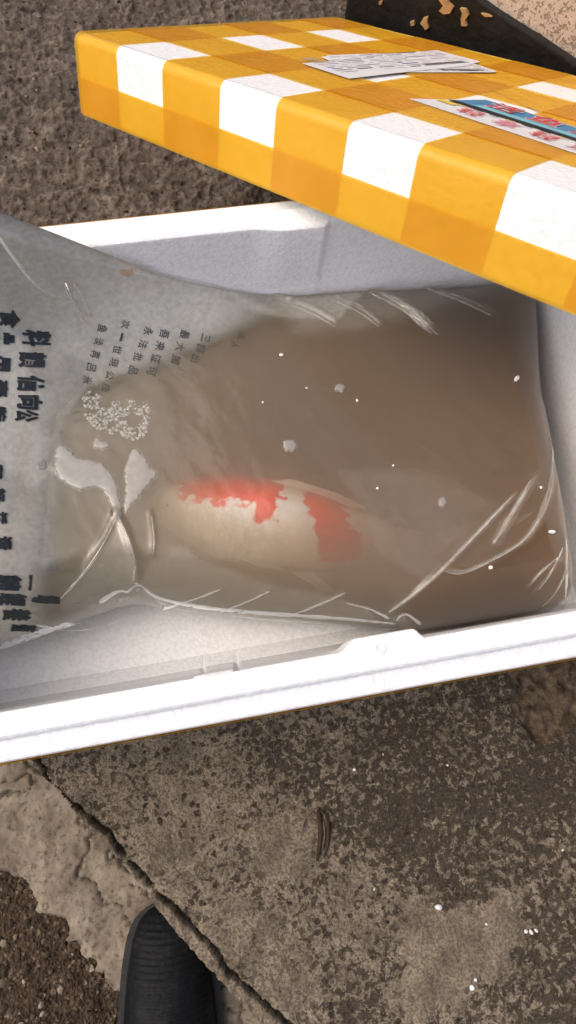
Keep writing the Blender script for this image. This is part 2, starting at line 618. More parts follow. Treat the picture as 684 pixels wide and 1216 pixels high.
# local frame: x along wall, y away from the camera, z up ; front face at y=0
m = NT('beige_stucco')
co = m.coord()
worm = m.noise(250, 2, 0.5, vec=co, dist=0.8)
pit = m.ramp(worm, [(0.56, 0.0), (0.61, 1.0)])
c = m.mix(m.noise(30, 4, vec=co), srgb(192, 178, 163), srgb(208, 195, 181))
c = m.mix(m.math('MULTIPLY', pit, 0.55), c, srgb(120, 96, 80))
M_STUC = m.surf(m.bsdf(c, 0.85, 0.2, normal=m.bump(m.math('SUBTRACT', m.noise(160, 4, vec=co), m.math('MULTIPLY', pit, 1.0)), 0.001)))
m = NT('chipped_black_paint')
co = m.coord()
n1 = m.noise(70, 5, vec=co)
c = m.mix(n1, (0.006, 0.0055, 0.005), (0.022, 0.019, 0.016))
scr = m.ramp(m.noise(48, 6, 0.72, vec=co, dist=0.5), [(0.66, 0.0), (0.69, 1.0)])
c = m.mix(m.math('MULTIPLY', scr, 0.8), c, srgb(104, 92, 78))
M_BLACK = m.surf(m.bsdf(c, 0.62, 0.2, normal=m.bump(m.noise(110, 4, vec=co), 0.0018)))
bm = bmesh.new()
bmesh.ops.create_cube(bm, size=1)
for v in bm.verts:
    v.co = Vector((1.2 * (v.co.x + 0.5), 0.002 + 0.22 * (v.co.y + 0.5), BAND - 0.01 + 0.55 * (v.co.z + 0.5)))
bm_obj('stucco_face', bm, M_STUC, wall_root)
# black base: a slightly proud, uneven band
nx_, nz_ = 300, 44
bx_ = np.linspace(0, 1.2, nx_); bz_ = np.linspace(-0.02, BAND, nz_)
BX, BZ = np.meshgrid(bx_, bz_, indexing='ij')
top_wob = (fbm(BX.ravel() * 40, BX.ravel() * 0 + 3, 3, 1) - 0.5) * 0.003
BZr = BZ.ravel() + np.where(BZ.ravel() > BAND - 1e-6, top_wob, 0)
BYr = -0.004 + (fbm(BX.ravel() * 60, BZ.ravel() * 60, 4, 5) - 0.5) * 0.003
Vb = np.stack([BX.ravel(), BYr, BZr], 1)
Qb = grid_quads(nx_, nz_)
nb = len(Vb)
topi = np.arange(nx_) * nz_ + nz_ - 1
lefti = np.arange(nz_)
Vt = np.stack([Vb[topi, 0], np.full(nx_, 0.01), Vb[topi, 2]], 1)
Vl = np.stack([np.zeros(nz_) , np.full(nz_, 0.225), Vb[lefti, 2]], 1)
Vall = np.vstack([Vb, Vt, Vl])
Qt = np.array([[topi[i], topi[i + 1], nb + i + 1, nb + i] for i in range(nx_ - 1)])
Ql = np.array([[lefti[i], lefti[i + 1], nb + nx_ + i + 1, nb + nx_ + i] for i in range(nz_ - 1)])
quad_mesh('black_skirting', Vall, np.vstack([Qb, Qt, Ql]), M_BLACK, wall_root)
M_PLASTER = mat_plain('bare_plaster', srgb(176, 140, 96), 0.85, 0.2, 120, 0.25, 0.001)
chips = [[(521, 0), (531, 0), (533, 4), (538, 9), (534, 16), (527, 17), (521, 13), (526, 7)],
         [(546, 10), (553, 11), (556, 18), (552, 24), (554, 31), (548, 31), (547, 22), (549, 16)],
         [(503, 21), (508, 20), (507, 27), (509, 33), (505, 36), (502, 31), (499, 28)],
         [(571, 16), (578, 17), (584, 20), (576, 20)],
         [(487, 26), (491, 25), (492, 30), (488, 31)],
         [(450, 2), (454, 1), (453, 5), (450, 6)]]
for ch in chips:
    pts = [on_wall(x, y, 0.006) for x, y in ch]
    n = len(pts)
    vv = [(a - s0, -0.0062, z) for a, z in pts] + [(a - s0, -0.001, z) for a, z in pts]
    ff = [list(range(n))] + [[i, n + i, n + (i + 1) % n, (i + 1) % n] for i in range(n)]
    obj('bare_plaster_patch', vv, ff, M_PLASTER, wall_root)

# ------------------------------------------------------------------ FOAM BOX
BX0, BX1, BY0, BY1 = -0.272, 0.353, -0.1786, 0.1786
BH = 0.215
TW = 0.028


def rrect(x0, x1, y0, y1, r, step=0.006):
    """perimeter points (x, y, inward normal) of a rounded rectangle"""
    P = []
    def line(ax, ay, bx, by, nx, ny):
        n = max(1, int(math.hypot(bx - ax, by - ay) / step))
        for i in range(n):
            t = i / n
            P.append((ax + (bx - ax) * t, ay + (by - ay) * t, nx, ny))
    def arc(cx, cy, a0):
        for i in range(6):
            a = math.radians(a0 + 90 * i / 6)
            P.append((cx + r * math.cos(a), cy + r * math.sin(a), -math.cos(a), -math.sin(a)))
    line(x0 + r, y0, x1 - r, y0, 0, 1); arc(x1 - r, y0 + r, -90)
    line(x1, y0 + r, x1, y1 - r, -1, 0); arc(x1 - r, y1 - r, 0)
    line(x1 - r, y1, x0 + r, y1, 0, -1); arc(x0 + r, y1 - r, 90)
    line(x0, y1 - r, x0, y0 + r, 1, 0); arc(x0 + r, y0 + r, 180)
    return P


def loft(name, per, prof, mat, parent, close_ends=True, smooth=False, extra=None):
    """prof: list of (inset, z, feature weight); extra(x, y, nx, ny) adds inset"""
    n = len(per); VV = []; FF = []
    for k, (ins, z, wgt) in enumerate(prof):
        for x, y, nx, ny in per:
            e = ins + (extra(x, y, nx, ny, z) * wgt if extra else 0)
            VV.append((x + nx * e, y + ny * e, z))
    for k in range(len(prof) - 1):
        for i in range(n):
            a = k * n + i; b = k * n + (i + 1) % n
            FF.append((a, b, b + n, a + n))
    if close_ends:
        FF.append(tuple(range(n))[::-1])
        FF.append(tuple(range((len(prof) - 1) * n, len(prof) * n)))
    return obj(name, VV, FF, mat, parent, smooth)


box = empty('foam_box', ((BX0 + BX1) / 2, 0, 0))
tag(box, 'large open white foam box on the concrete holding the water bag', 'box')
box_off = Vector(((BX0 + BX1) / 2, 0, 0))
FB0, FB1 = hit(402, 772, BH)[0], hit(505, 752, BH)[0]
BB0, BB1 = hit(292, 262, BH)[0], hit(392, 250, BH)[0]
RB0, RB1 = hit(229, 770, 0.15)[0], hit(277, 765, 0.15)[0]


def box_extra(x, y, nx, ny, z):
    e = 0.0
    if ny > 0.9:      # front wall
        lipw = float(sstep(BH - 0.09, BH - 0.02, z))
        e += 0.0065 * lipw * float(sstep(FB0, FB0 + 0.012, x) * sstep(FB1, FB1 - 0.007, x))
        if z < BH - 0.001:
            e -= 0.0030 * max(math.exp(-((x - RB0) / 0.0013) ** 2), math.exp(-((x - RB1) / 0.0016) ** 2))
            e += 0.0010 * float(RB0 < x < RB1)
    if ny < -0.9:
        e += 0.0042 * float(sstep(BH - 0.09, BH - 0.02, z)) * float(sstep(BB0, BB0 + 0.030, x) * sstep(BB1, BB1 - 0.007, x))
    return e


per = [(x - box_off.x, y, a, b) for x, y, a, b in rrect(BX0, BX1, BY0, BY1, 0.018, 0.0015)]
ex = lambda x, y, a, b, z: box_extra(x + box_off.x, y, a, b, z)
prof = [(0.016, 0.0, 0), (0.012, 0.004, 0), (0.0012, BH - 0.020, 0), (0.0, BH - 0.011, 0), (0.0008, BH - 0.0085, 0), (0.0022, BH - 0.0078, 0),
        (0.0118, BH - 0.0072, 0), (0.0128, BH - 0.0062, 0), (0.0132, BH - 0.0012, 0), (0.0146, BH, 0),
        (TW - 0.0018, BH, 1), (TW - 0.0004, BH - 0.0008, 1), (TW, BH - 0.0026, 1), (TW + 0.0008, BH - 0.014, 1), (TW + 0.0016, BH - 0.035, 1), (TW + 0.0035, BH - 0.07, 1),
        (TW + 0.010, 0.055, .999), (TW + 0.015, 0.038, .6), (TW + 0.026, 0.030, 0)]
loft('shell', per, prof, M_FOAM_IN, box, extra=ex, smooth=False)
# moulding mark on the front lip
mk = hit(452, 770, BH)
bm = bmesh.new()
for rr in ((0.0034, 0.0026),):
    n = 28
    vo = [bm.verts.new((mk[0] - box_off.x + rr[0] * math.cos(2 * math.pi * i / n), mk[1] + rr[0] * math.sin(2 * math.pi * i / n), BH - 0.0003)) for i in range(n)]
    vi = [bm.verts.new((mk[0] - box_off.x + 0.003 * math.cos(2 * math.pi * i / n), mk[1] + 0.003 * math.sin(2 * math.pi * i / n), BH + 0.0009)) for i in range(n)]
    vj = [bm.verts.new((mk[0] - box_off.x + rr[1] * math.cos(2 * math.pi * i / n), mk[1] + rr[1] * math.sin(2 * math.pi * i / n), BH - 0.0003)) for i in range(n)]
    for A, B in ((vo, vi), (vi, vj)):
        for i in range(n):
            bm.faces.new((A[i], A[(i + 1) % n], B[(i + 1) % n], B[i]))
bm_obj('moulding_mark', bm, M_FOAM, box, True)


def strip_mesh(path_a, path_b, name, mat, parent):
    n = len(path_a)
    VV = list(path_a) + list(path_b)
    FF = [(i, i + 1, n + i + 1, n + i) for i in range(n - 1)]
    return obj(name, VV, FF, mat, parent, True)


# tape wound round the outside of the box
def box_tape(z0, z1, off, name='tape_band'):
    pr = rrect(BX0, BX1, BY0, BY1, 0.018, 0.02)
    pr.append(pr[0])
    def ins(z):
        return 0.012 + (0.0012 - 0.012) * (z - 0.004) / (BH - 0.024)
    A = [(x - box_off.x + nx * (ins(z0) - off), y + ny * (ins(z0) - off), z0) for x, y, nx, ny in pr]
    B = [(x - box_off.x + nx * (ins(z1) - off), y + ny * (ins(z1) - off), z1) for x, y, nx, ny in pr]
    strip_mesh(A, B, name, M_TAPE, box)


box_tape(BH - 0.075, BH - 0.0100, 0.0018)
box_tape(0.03, 0.09, 0.0011)

# ------------------------------------------------------------------ LID
LR = np.array([[0.61489, 0.77695, 0.13509], [-0.71829, 0.48108, 0.50262], [0.32552, -0.40609, 0.85389]])
LT = np.array([-0.0542, 0.36739, 0.1976])
LT_T = 0.0276 + 0.0298      # thickness
LU, LV = 0.625, 0.346
tt, gg = 0.060, 0.0531
lid = empty('box_lid', LT, LR)
tag(lid, 'white foam lid wrapped in yellow tape, propped aslant on the box', 'box lid')
per = [(x, y, a, b) for x, y, a, b in rrect(0.0085, LU, 0.0, LV, 0.004, 0.02)]
r_ = 0.007
prof = [(0.034, -LT_T + 0.034, 0), (0.030, -LT_T + 0.031, 0), (0.027, -LT_T, 0), (0.001, -LT_T, 0), (0.0, -LT_T + 0.001, 0)]
for i in range(7):
    a = math.radians(90 * i / 6)
    prof.append((r_ - r_ * math.cos(a), -r_ + r_ * math.sin(a), 0))
loft('foam_core', per, prof, M_FOAM, lid, smooth=False)
ULO = 0.0085


def wrap_path(lo, hi, off, n=7):
    """path over the top: up the low side, across, down the high side, as (coord, w)"""
    R = r_ + off
    P = [(lo - off, -LT_T + 0.0005), (lo - off, -LT_T * 0.5)]
    for i in range(n):
        a = math.radians(90 * i / (n - 1))
        P.append((lo + r_ - R * math.cos(a), -r_ + R * math.sin(a)))
    for i in range(1, 12):
        P.append((lo + r_ + (hi - lo - 2 * r_) * i / 12, off))
    for i in range(n):
        a = math.radians(90 - 90 * i / (n - 1))
        P.append((hi - r_ + R * math.cos(a), -r_ + R * math.sin(a)))
    P += [(hi + off, -LT_T * 0.5), (hi + off, -LT_T + 0.0005)]
    return P


us = [ULO + 0.012]
u_edges = [(ULO - 0.0006, 0.060)]
u = 0.060 + gg
while u + tt < LU - 0.004:
    u_edges.append((u, u + tt)); u += tt + gg
u_edges[-1] = (u_edges[-1][0], LU + 0.0006)
for k, (a, b) in enumerate(u_edges):
    p = wrap_path(0.0, LV, 0.0005)
    strip_mesh([(a, v, w) for v, w in p], [(b, v + 0, w) for v, w in p], 'lengthwise_tape' if False else 'tape_strip', M_TAPE, lid)
e_ = 0.0491
for a, b in [(e_, e_ + tt), (e_ + tt + gg, e_ + 2 * tt + gg), (e_ + 2 * tt + 2 * gg, LV - 0.013)]:
    p = wrap_path(ULO, LU, 0.0011)
    strip_mesh([(uu, a, w) for uu, w in p], [(uu, b, w) for uu, w in p], 'tape_strip', M_TAPE, lid)
# tape along the lower half of the rim
prr = rrect(ULO, LU, 0.0, LV, 0.004, 0.03); prr.append(prr[0])
strip_mesh([(x - a * 0.0012, y - b * 0.0012, -LT_T - 0.0004) for x, y, a, b in prr],
           [(x - a * 0.0012 - (0.0012 if a > 0.5 else 0), y - b * 0.0012, -0.0298) for x, y, a, b in prr], 'rim_tape', M_TAPE, lid)

# --- labels stuck on the lid
M_PAPER = mat_plain('label_paper', srgb(220, 220, 222), 0.55, 0.4, 90, 0.05)
M_INK = mat_plain('grey_ink', srgb(140, 140, 148), 0.6, 0.3, 90, 0.2)
M_INKD = mat_plain('black_ink', srgb(32, 34, 40), 0.6, 0.3, 90, 0.2)
M_INKB = mat_plain('blue_ink', srgb(60, 80, 140), 0.6, 0.3, 90, 0.2)
M_BLUE = mat_plain('label_blue', srgb(40, 128, 178), 0.4, 0.5, 60, 0.12)
M_SKY = mat_plain('label_pale_blue', srgb(120, 190, 205), 0.4, 0.5, 60, 0.12)
M_RED = mat_plain('label_red', srgb(205, 40, 58), 0.45, 0.4, 60, 0.1)
M_PINK = mat_plain('label_pink', srgb(214, 120, 150), 0.45, 0.4, 60, 0.1)
M_YEL = mat_plain('label_yellow', srgb(222, 196, 70), 0.45, 0.4, 60, 0.1)


def sheet(name, pts, w, mat, parent, th=0.00015):
    n = len(pts)
    VV = [(x, y, w + th) for x, y in pts] + [(x, y, w) for x, y in pts]
    FF = [list(range(n))] + [[i, n + i, n + (i + 1) % n, (i + 1) % n] for i in range(n)] + [list(range(n, 2 * n))[::-1]]
    o = obj(name, VV, FF, mat, parent)
    return o


def text_mesh(body, size, bold=0.0):
    cu = bpy.data.curves.new('t', 'FONT')
    cu.body = body; cu.size = size; cu.offset = bold; cu.align_x = 'CENTER'; cu.align_y = 'CENTER'
    cu.resolution_u = 2
    o = bpy.data.objects.new('t', cu)
    COL.objects.link(o)
    dg = bpy.context.evaluated_depsgraph_get()
    me = bpy.data.meshes.new_from_object(o.evaluated_get(dg))
    vv = np.array([v.co[:] for v in me.vertices]).reshape(-1, 3)
    ff = [list(p.vertices) for p in me.polygons]
    bpy.data.objects.remove(o); bpy.data.curves.remove(cu); bpy.data.meshes.remove(me)
    return vv, ff


def text_on(name, body, size, org, xdir, ydir, w, mat, parent, bold=0.0):
    vv, ff = text_mesh(body, size, bold)
    V3 = [(org[0] + a * xdir[0] + b * ydir[0], org[1] + a * xdir[1] + b * ydir[1], w) for a, b, _ in vv]
    return obj(name, V3, ff, mat, parent)


TOPW = 0.0014
rs = random.Random(11)


def frame2(o, ang):
    c, s = math.cos(ang), math.sin(ang)
    return lambda a, b: (o[0] + a * c - b * s, o[1] + a * s + b * c)


# two overlapping waybills, printed lines across
def waybill(o, ang, wid, hei, w, tears):
    Fm = frame2(o, ang)
    pts = [Fm(a, b) for a, b in tears]
    s = sheet('shipping_label', pts, w, M_PAPER, lid)
    nl = int(hei / 0.0052)
    for k in range(nl):
        b = -hei / 2 + (k + 0.7) * hei / (nl + 0.4)
        a = -wid / 2 + 0.006
        while a < wid / 2 - 0.010:
            ln = rs.uniform(0.006, 0.030)
            if a + ln > wid / 2 - 0.004:
                ln = wid / 2 - 0.004 - a
            th = rs.choice([0.0006, 0.0008, 0.0012, 0.0016, 0.0022])
            if rs.random() < 0.86:
                q = [Fm(a, b), Fm(a + ln, b), Fm(a + ln, b + th), Fm(a, b + th)]
                obj('printed_line', [(x, y, w + 0.00025) for x, y in q], [(0, 1, 2, 3)], rs.choice([M_INK, M_INK, M_INK, M_INK, M_INKD, M_INKB]), s)
            a += ln + rs.uniform(0.002, 0.008)
    # bar code block
    a = wid * 0.12
    while a < wid * 0.42:
        th = rs.choice([0.0007, 0.0012, 0.0018])
        q = [Fm(a, -hei * 0.42), Fm(a + th, -hei * 0.42), Fm(a + th, -hei * 0.30), Fm(a, -hei * 0.30)]
        obj('bar', [(x, y, w + 0.0003) for x, y in q], [(0, 1, 2, 3)], M_INKD, s)
        a += th + rs.choice([0.0008, 0.0014])
    return s


A1 = np.array([0.1453, 0.1438]); A2 = np.array([0.2163, 0.2934])
waybill((0.200, 0.1985), math.radians(69), 0.150, 0.054, TOPW,
        [(-0.075, -0.026), (-0.070, -0.029), (0.070, -0.027), (0.076, -0.024), (0.073, 0.020), (0.060, 0.027), (-0.066, 0.027), (-0.074, 0.024)])
waybill((0.186, 0.190), math.radians(83), 0.178, 0.052, TOPW + 0.00035,
        [(-0.094, 0.010), (-0.064, 0.011), (-0.048, 0.030), (-0.020, 0.029), (0.040, 0.023), (0.094, 0.026), (0.098, -0.022), (0.062, -0.032), (-0.04, -0.036), (-0.092, -0.040)])

# long blue advertising strip: frame with a along the strip (+u mostly), b towards +v
bo = (0.385, 0.1075)
bang = math.radians(-6)
Fb = frame2(bo, bang)
bl = sheet('fish_label', [Fb(a, b) for a, b in [(-0.110, -0.031), (0.108, -0.030), (0.110, 0.030), (-0.088, 0.032), (-0.094, 0.010)]], TOPW, M_PAPER, lid)


def flat(name, pts, w, mat, parent):
    return obj(name, [(x, y, w) for x, y in pts], [tuple(range(len(pts)))], mat, parent)


flat('blue_banner', [Fb(a, b) for a, b in [(-0.094, -0.001), (0.110, -0.001), (0.110, 0.0285), (-0.086, 0.0285)]], TOPW + 0.0006, M_BLUE, bl)
flat('pale_banner', [Fb(a, b) for a, b in [(-0.080, 0.001), (0.110, 0.001), (0.110, 0.0085), (-0.074, 0.0085)]], TOPW + 0.0009, M_SKY, bl)
flat('black_rule', [Fb(a, b) for a, b in [(-0.096, -0.0055), (0.110, -0.0045), (0.110, -0.001), (-0.093, 0.0)]], TOPW + 0.0009, M_INKD, bl)
flat('yellow_tab', [Fb(a, b) for a, b in [(-0.100, -0.014), (-0.084, -0.014), (-0.084, -0.007), (-0.099, -0.007)]], TOPW + 0.0006, M_YEL, bl)
xd = (math.cos(bang), math.sin(bang)); yd = (-math.sin(bang), math.cos(bang))
for k, chh in enumerate('活鱼急件速'):
    o_ = Fb(-0.062 + 0.034 * k, 0.0165)
    text_on('lettering', chh, 0.022, o_, (xd[0] * 1.15, xd[1] * 1.15), yd, TOPW + 0.0012, M_PAPER, bl, 0.0011)
    text_on('lettering', chh, 0.022, o_, (xd[0] * 1.15, xd[1] * 1.15), yd, TOPW + 0.0015, M_RED, bl, 0.0002)
for k, chh in enumerate('轻拿轻放勿压'):
    text_on('lettering', chh, 0.017, Fb(-0.066 + 0.029 * k, -0.019), (xd[0] * 1.2, xd[1] * 1.2), yd, TOPW + 0.0009, M_RED if k % 2 == 0 else M_PINK, bl, 0.0001)
for k in range(14):
    a = -0.085 + k * 0.0135
    flat('small_print', [Fb(a, -0.0088), Fb(a + 0.008, -0.0088), Fb(a + 0.008, -0.0072), Fb(a, -0.0072)], TOPW + 0.0009, M_INKD if k % 3 else M_YEL, bl)

# ------------------------------------------------------------------ BAG OF WATER
OUT_PX = [((-170, 765), .070), ((0, 772), .066), ((40, 762), .066), ((75, 745), .07), ((120, 728), .07), ((160, 716), .07), ((200, 724), .07), ((300, 737), .07), ((400, 743), .07), ((470, 750), .07), ((520, 764), .07),
          ((640, 752), .06), ((668, 738), .065), ((673, 690), .07), ((668, 630), .08), ((662, 560), .09), ((652, 480), .10), ((643, 400), .11), ((636, 345), .115)]
OUT = [hit(x, y, z)[:2] for (x, y), z in OUT_PX]
OUT += [np.array([0.300, 0.143]), np.array([0.20, 0.145]), np.array([0.09, 0.145]), np.array([-0.05, 0.1455]), np.array([-0.24, 0.145])]
OUT[0] = np.array([-0.24, -0.095])
OUT = np.array(OUT)
OUT[:, 1] = np.clip(OUT[:, 1], -0.1395, 0.1465)
# round the corners of the outline
for _ in range(2):
    n = len(OUT)
    OUT = np.array([q for i in range(n) for q in (0.75 * OUT[i] + 0.25 * OUT[(i + 1) % n], 0.25 * OUT[i] + 0.75 * OUT[(i + 1) % n])])
FS = 0.0014
bx = np.arange(-0.250, 0.330, FS); by = np.arange(-0.150, 0.156, FS)
NX, NY = len(bx), len(by)
PX, PY = np.meshgrid(bx, by, indexing='ij')
PXf, PYf = PX.ravel(), PY.ravel()
sd = poly_sdf(PXf, PYf, OUT)
ZW = 0.134
edge_z = 0.072 + 0.05 * sstep(0.0, 0.14, PYf) - 0.012 * sstep(0.15, 0.3, PXf) + 0.040 * sstep(0.12, -0.05, PXf) * sstep(0.03, 0.13, PYf) + 0.010 * sstep(0.22, 0.10, PXf) * sstep(0.06, 0.14, PYf)
Rr = 0.040 - 0.010 * sstep(0.05, 0.14, PYf)
t = np.clip(sd / Rr, 0, 1)
dome = np.sqrt(np.maximum(1 - (1 - t) ** 2, 0))
ztop = ZW + 0.004 * np.sin(PXf * 14 + 1) * np.sin(PYf * 17) - 0.010 * sstep(0.12, 0.30, PXf) * sstep(0.0, -0.14, PYf)
fc_ = hit(330, 625, 0.134)
ztop = ztop + 0.0045 * np.exp(-(((PXf - fc_[0]) / 0.085) ** 2 + ((PYf - fc_[1]) / 0.05) ** 2))      # the fish lifts the film
pil = edge_z + (ztop - edge_z) * dome
# slack upper film standing up to the left and rear
RAMP = hits([(-260, 900), (20, 800), (42, 740), (58, 640), (64, 560), (72, 500), (110, 458), (200, 428), (270, 402), (330, 372), (250, 330), (132, 300), (60, 270), (-40, 170), (-400, 150), (-500, 800)], ZW)
sr = poly_sdf(PXf, PYf, RAMP)
rampmask = sstep(-0.006, 0.02, sr)
cl = polyline_dist(PXf, PYf, hits([(-260, 900), (42, 740), (58, 640), (64, 560), (72, 500), (110, 458), (200, 428), (330, 372)], ZW)) * (sr > 0)
ramp = np.minimum(0.52 * cl, 0.10) * sstep(0.0, 0.03, sr + 0.002)
zfilm = pil + ramp * (0.35 + 0.65 * dome) + rampmask * (1 - dome) * np.clip(0.10 * sstep(0.02, -0.15, PXf) * sstep(0.02, 0.12, PYf), 0, .1)
# creases: (pixels, height, width, painted highlight)
CREASE = [
    ([(462, 727), (500, 700), (545, 655), (585, 612), (607, 590)], .0022, .0024, .75),
    ([(586, 646), (605, 610), (630, 570)], .0022, .003, .55),
    ([(656, 470), (658, 540), (650, 590), (626, 640), (590, 662), (560, 677), (545, 682), (528, 678)], .0020, .0022, .6),
    ([(140, 612), (127, 640), (102, 680), (70, 712)], .0014, .003, .35),
    ([(140, 612), (154, 640), (160, 668), (158, 690)], .0014, .0028, .4),
    ([(150, 704), (165, 690), (182, 710), (240, 722), (320, 729), (400, 734), (470, 741)], .0016, .002, .6),
    ([(118, 716), (140, 700), (152, 703)], .0015, .002, .6),
    ([(440, 348), (478, 366), (506, 392)], .003, .003, .85),
    ([(455, 350), (490, 368), (520, 398)], .002, .002, .6),
    ([(505, 342), (545, 356), (582, 374)], .002, .0024, .55),
    ([(345, 362), (372, 372), (398, 388)], .002, .0024, .6),
    ([(400, 358), (430, 372), (450, 388)], .002, .0024, .6),
    ([(480, 370), (500, 380), (512, 396)], .002, .002, .9),
    ([(134, 312), (200, 325), (260, 340), (300, 350), (345, 364)], .0022, .002, .7),
    ([(71, 306), (74, 322), (82, 350), (90, 358), (92, 340), (89, 322)], .0028, .0018, .9),
    ([(0, 330), (50, 345), (84, 358)], .0015, .004, .25),
    ([(180, 612), (184, 640), (182, 660)], .0005, .0022, .15),
    ([(190, 725), (230, 712), (262, 700)], .0014, .0018, .2),
    ([(262, 727), (300, 712), (320, 702)], .0014, .0018, .2),
    ([(345, 731), (385, 716), (410, 704)], .0014, .0018, .2),
    ([(462, 735), (440, 722), (412, 716)], .0014, .002, .4),
    ([(470, 738), (480, 726), (500, 742)], .003, .003, .5),
    ([(640, 700), (655, 680), (668, 650)], .0014, .0018, .4),
    ([(630, 694), (645, 676), (662, 662)], .0014, .0022, .4),
    ([(672, 640), (674, 690), (668, 730)], .0012, .0018, .7),
    ([(0, 770), (40, 752), (100, 738)], .002, .002, .5),
    ([(40, 742), (100, 752), (160, 728)], .0016, .002, .3),
]
crease_glint = np.zeros_like(zfilm)  # highlights painted along the creases as paler film
for pts, hgt, wid, wh in CREASE:
    pl = hits(pts, ZW - 0.008)
    # smooth the polyline
    for _ in range(2):
        pl = np.vstack([pl[:1], np.vstack([[0.75 * a + 0.25 * b, 0.25 * a + 0.75 * b] for a, b in zip(pl[:-1], pl[1:])]).reshape(-1, 2), pl[-1:]])
    d = polyline_dist(PXf, PYf, pl)
    zfilm += hgt * np.exp(-(d / wid) ** 2)
    e0 = np.hypot(PXf - pl[0][0], PYf - pl[0][1]); e1 = np.hypot(PXf - pl[-1][0], PYf - pl[-1][1])
    fade = 0.35 + 0.65 * sstep(0.0, 0.02, np.minimum(e0, e1))
    crease_glint = np.maximum(crease_glint, wh * fade * np.exp(-(d / (wid * 0.45)) ** 2) * (0.5 + 0.7 * vnoise(PXf * 300, PYf * 300, 3)))
# long soft wrinkles of the film
wr = fbm(PXf * 34 + PYf * 12, PYf * 22, 3, 5) - 0.5
zfilm += wr * 0.0011 * sstep(0.0, 0.02, sd)
milky_sheen = 0.58 * rampmask * (0.55 + 0.9 * fbm(PXf * 18, PYf * 18, 4, 2))  # slack film: milky plastic plus sky reflection painted in as grey haze
# extra milky patches at the left
for pts, wgt in (([(0, 418), (22, 410), (40, 420), (50, 470), (52, 520), (60, 555), (40, 575), (10, 560), (-60, 560), (-60, 420)], .30),
                 ([(34, 365), (62, 372), (66, 330), (20, 300), (-30, 300), (-30, 380)], .10)):
    sp_ = poly_sdf(PXf, PYf, hits(pts, ZW + 0.01)) + (fbm(PXf * 120, PYf * 120, 4, 4) - 0.5) * 0.02
    milky_sheen = np.maximum(milky_sheen, milky_sheen + wgt * sstep(-0.004, 0.008, sp_) * (0.5 + fbm(PXf * 160, PYf * 160, 3, 1)))
SHEEN_VEIL = [([(0, 300), (250, 340), (430, 342), (640, 340), (656, 470), (658, 540), (650, 590), (626, 640), (590, 662), (560, 677), (528, 680), (500, 700), (470, 735), (300, 728), (160, 700), (60, 745), (-80, 760), (-80, 300)], .06, .002),
        ([(140, 612), (127, 640), (102, 680), (66, 716), (128, 724), (160, 706), (163, 668), (154, 640)], .16, .0015),
        ([(160, 690), (178, 668), (215, 652), (300, 690), (400, 706), (470, 738), (300, 729), (165, 704)], .09, .003),
        ([(134, 310), (220, 326), (300, 348), (345, 360), (430, 350), (400, 385), (345, 384), (300, 378), (230, 344)], .22, .003),
        ([(330, 352), (430, 344), (600, 338), (500, 372), (420, 396), (350, 400)], .14, .010),
        ([(400, 560), (500, 560), (585, 600), (500, 690), (450, 660), (420, 600)], .06, .006)]
for pts, wgt, soft in SHEEN_VEIL:  # soft pale zones: sky reflection painted into the film colour
    milky_sheen = milky_sheen + wgt * sstep(-soft, soft, poly_sdf(PXf, PYf, hits(pts, ZW - 0.006)) + (fbm(PXf * 60, PYf * 60, 3, 1) - 0.5) * 0.004)
skirt = sd < -0.0006
valid = ~skirt
milky_sheen = np.clip(np.maximum(milky_sheen, crease_glint), 0, 0.95)
milky_sheen = np.clip(milky_sheen + 0.03 + 0.12 * (1 - dome) , 0, 0.95)
Qf = grid_quads(NX, NY)


def film_z(x, y):
    i = (x - bx[0]) / FS; j = (y - by[0]) / FS
    i0 = int(np.clip(math.floor(i), 0, NX - 2)); j0 = int(np.clip(math.floor(j), 0, NY - 2))
    fi, fj = min(max(i - i0, 0), 1), min(max(j - j0, 0), 1)
    z = zfilm.reshape(NX, NY)
    return float((z[i0, j0] * (1 - fi) + z[i0 + 1, j0] * fi) * (1 - fj) + (z[i0, j0 + 1] * (1 - fi) + z[i0 + 1, j0 + 1] * fi) * fj)


def film_hit(x, y):
    """where the sight line of a pixel meets the film"""
    z = ZW
    for _ in range(12):
        p = hit(x, y, z)
        z = 0.5 * z + 0.5 * film_z(p[0], p[1])
    return hit(x, y, z)


def closed_shell(name, ztop_arr, zbot_arr, cond, mat, parent, attrs=None):
    """close a top sheet and a bottom sheet over the same footprint"""
    thr = cond
    g = sd.reshape(NX, NY)
    dx = np.gradient(g, FS, axis=0).ravel(); dy = np.gradient(g, FS, axis=1).ravel()
    l2 = np.maximum(dx * dx + dy * dy, 0.3)
    nb_ = (sd < thr) & (sd > thr - 3 * FS)
    xm = np.where(nb_, PXf + (thr - sd) * dx / l2, PXf); ym = np.where(nb_, PYf + (thr - sd) * dy / l2, PYf)
    q = Qf[(sd > thr)[Qf].any(1)]
    n = NX * NY
    Vt = np.stack([xm, ym, ztop_arr], 1); Vb_ = np.stack([xm, ym, zbot_arr], 1)
    qb = q[:, ::-1] + n
    e = np.vstack([q[:, [0, 1]], q[:, [1, 2]], q[:, [2, 3]], q[:, [3, 0]]])
    key = np.sort(e, 1); kk = key[:, 0].astype(np.int64) * n + key[:, 1]
    u_, inv, cnt = np.unique(kk, return_inverse=True, return_counts=True)
    be = e[cnt[inv] == 1]
    side = np.stack([be[:, 1], be[:, 0], be[:, 0] + n, be[:, 1] + n], 1)
    Va = np.vstack([Vt, Vb_]); Qa = np.vstack([q, qb, side])
    at = {kq: np.concatenate([v, v * 0 + v.min()]) for kq, v in (attrs or {}).items()}
    Vc, Qc, Ac = compact(Va, Qa, at)
    return quad_mesh(name, Vc, Qc, mat, parent, True, Ac)


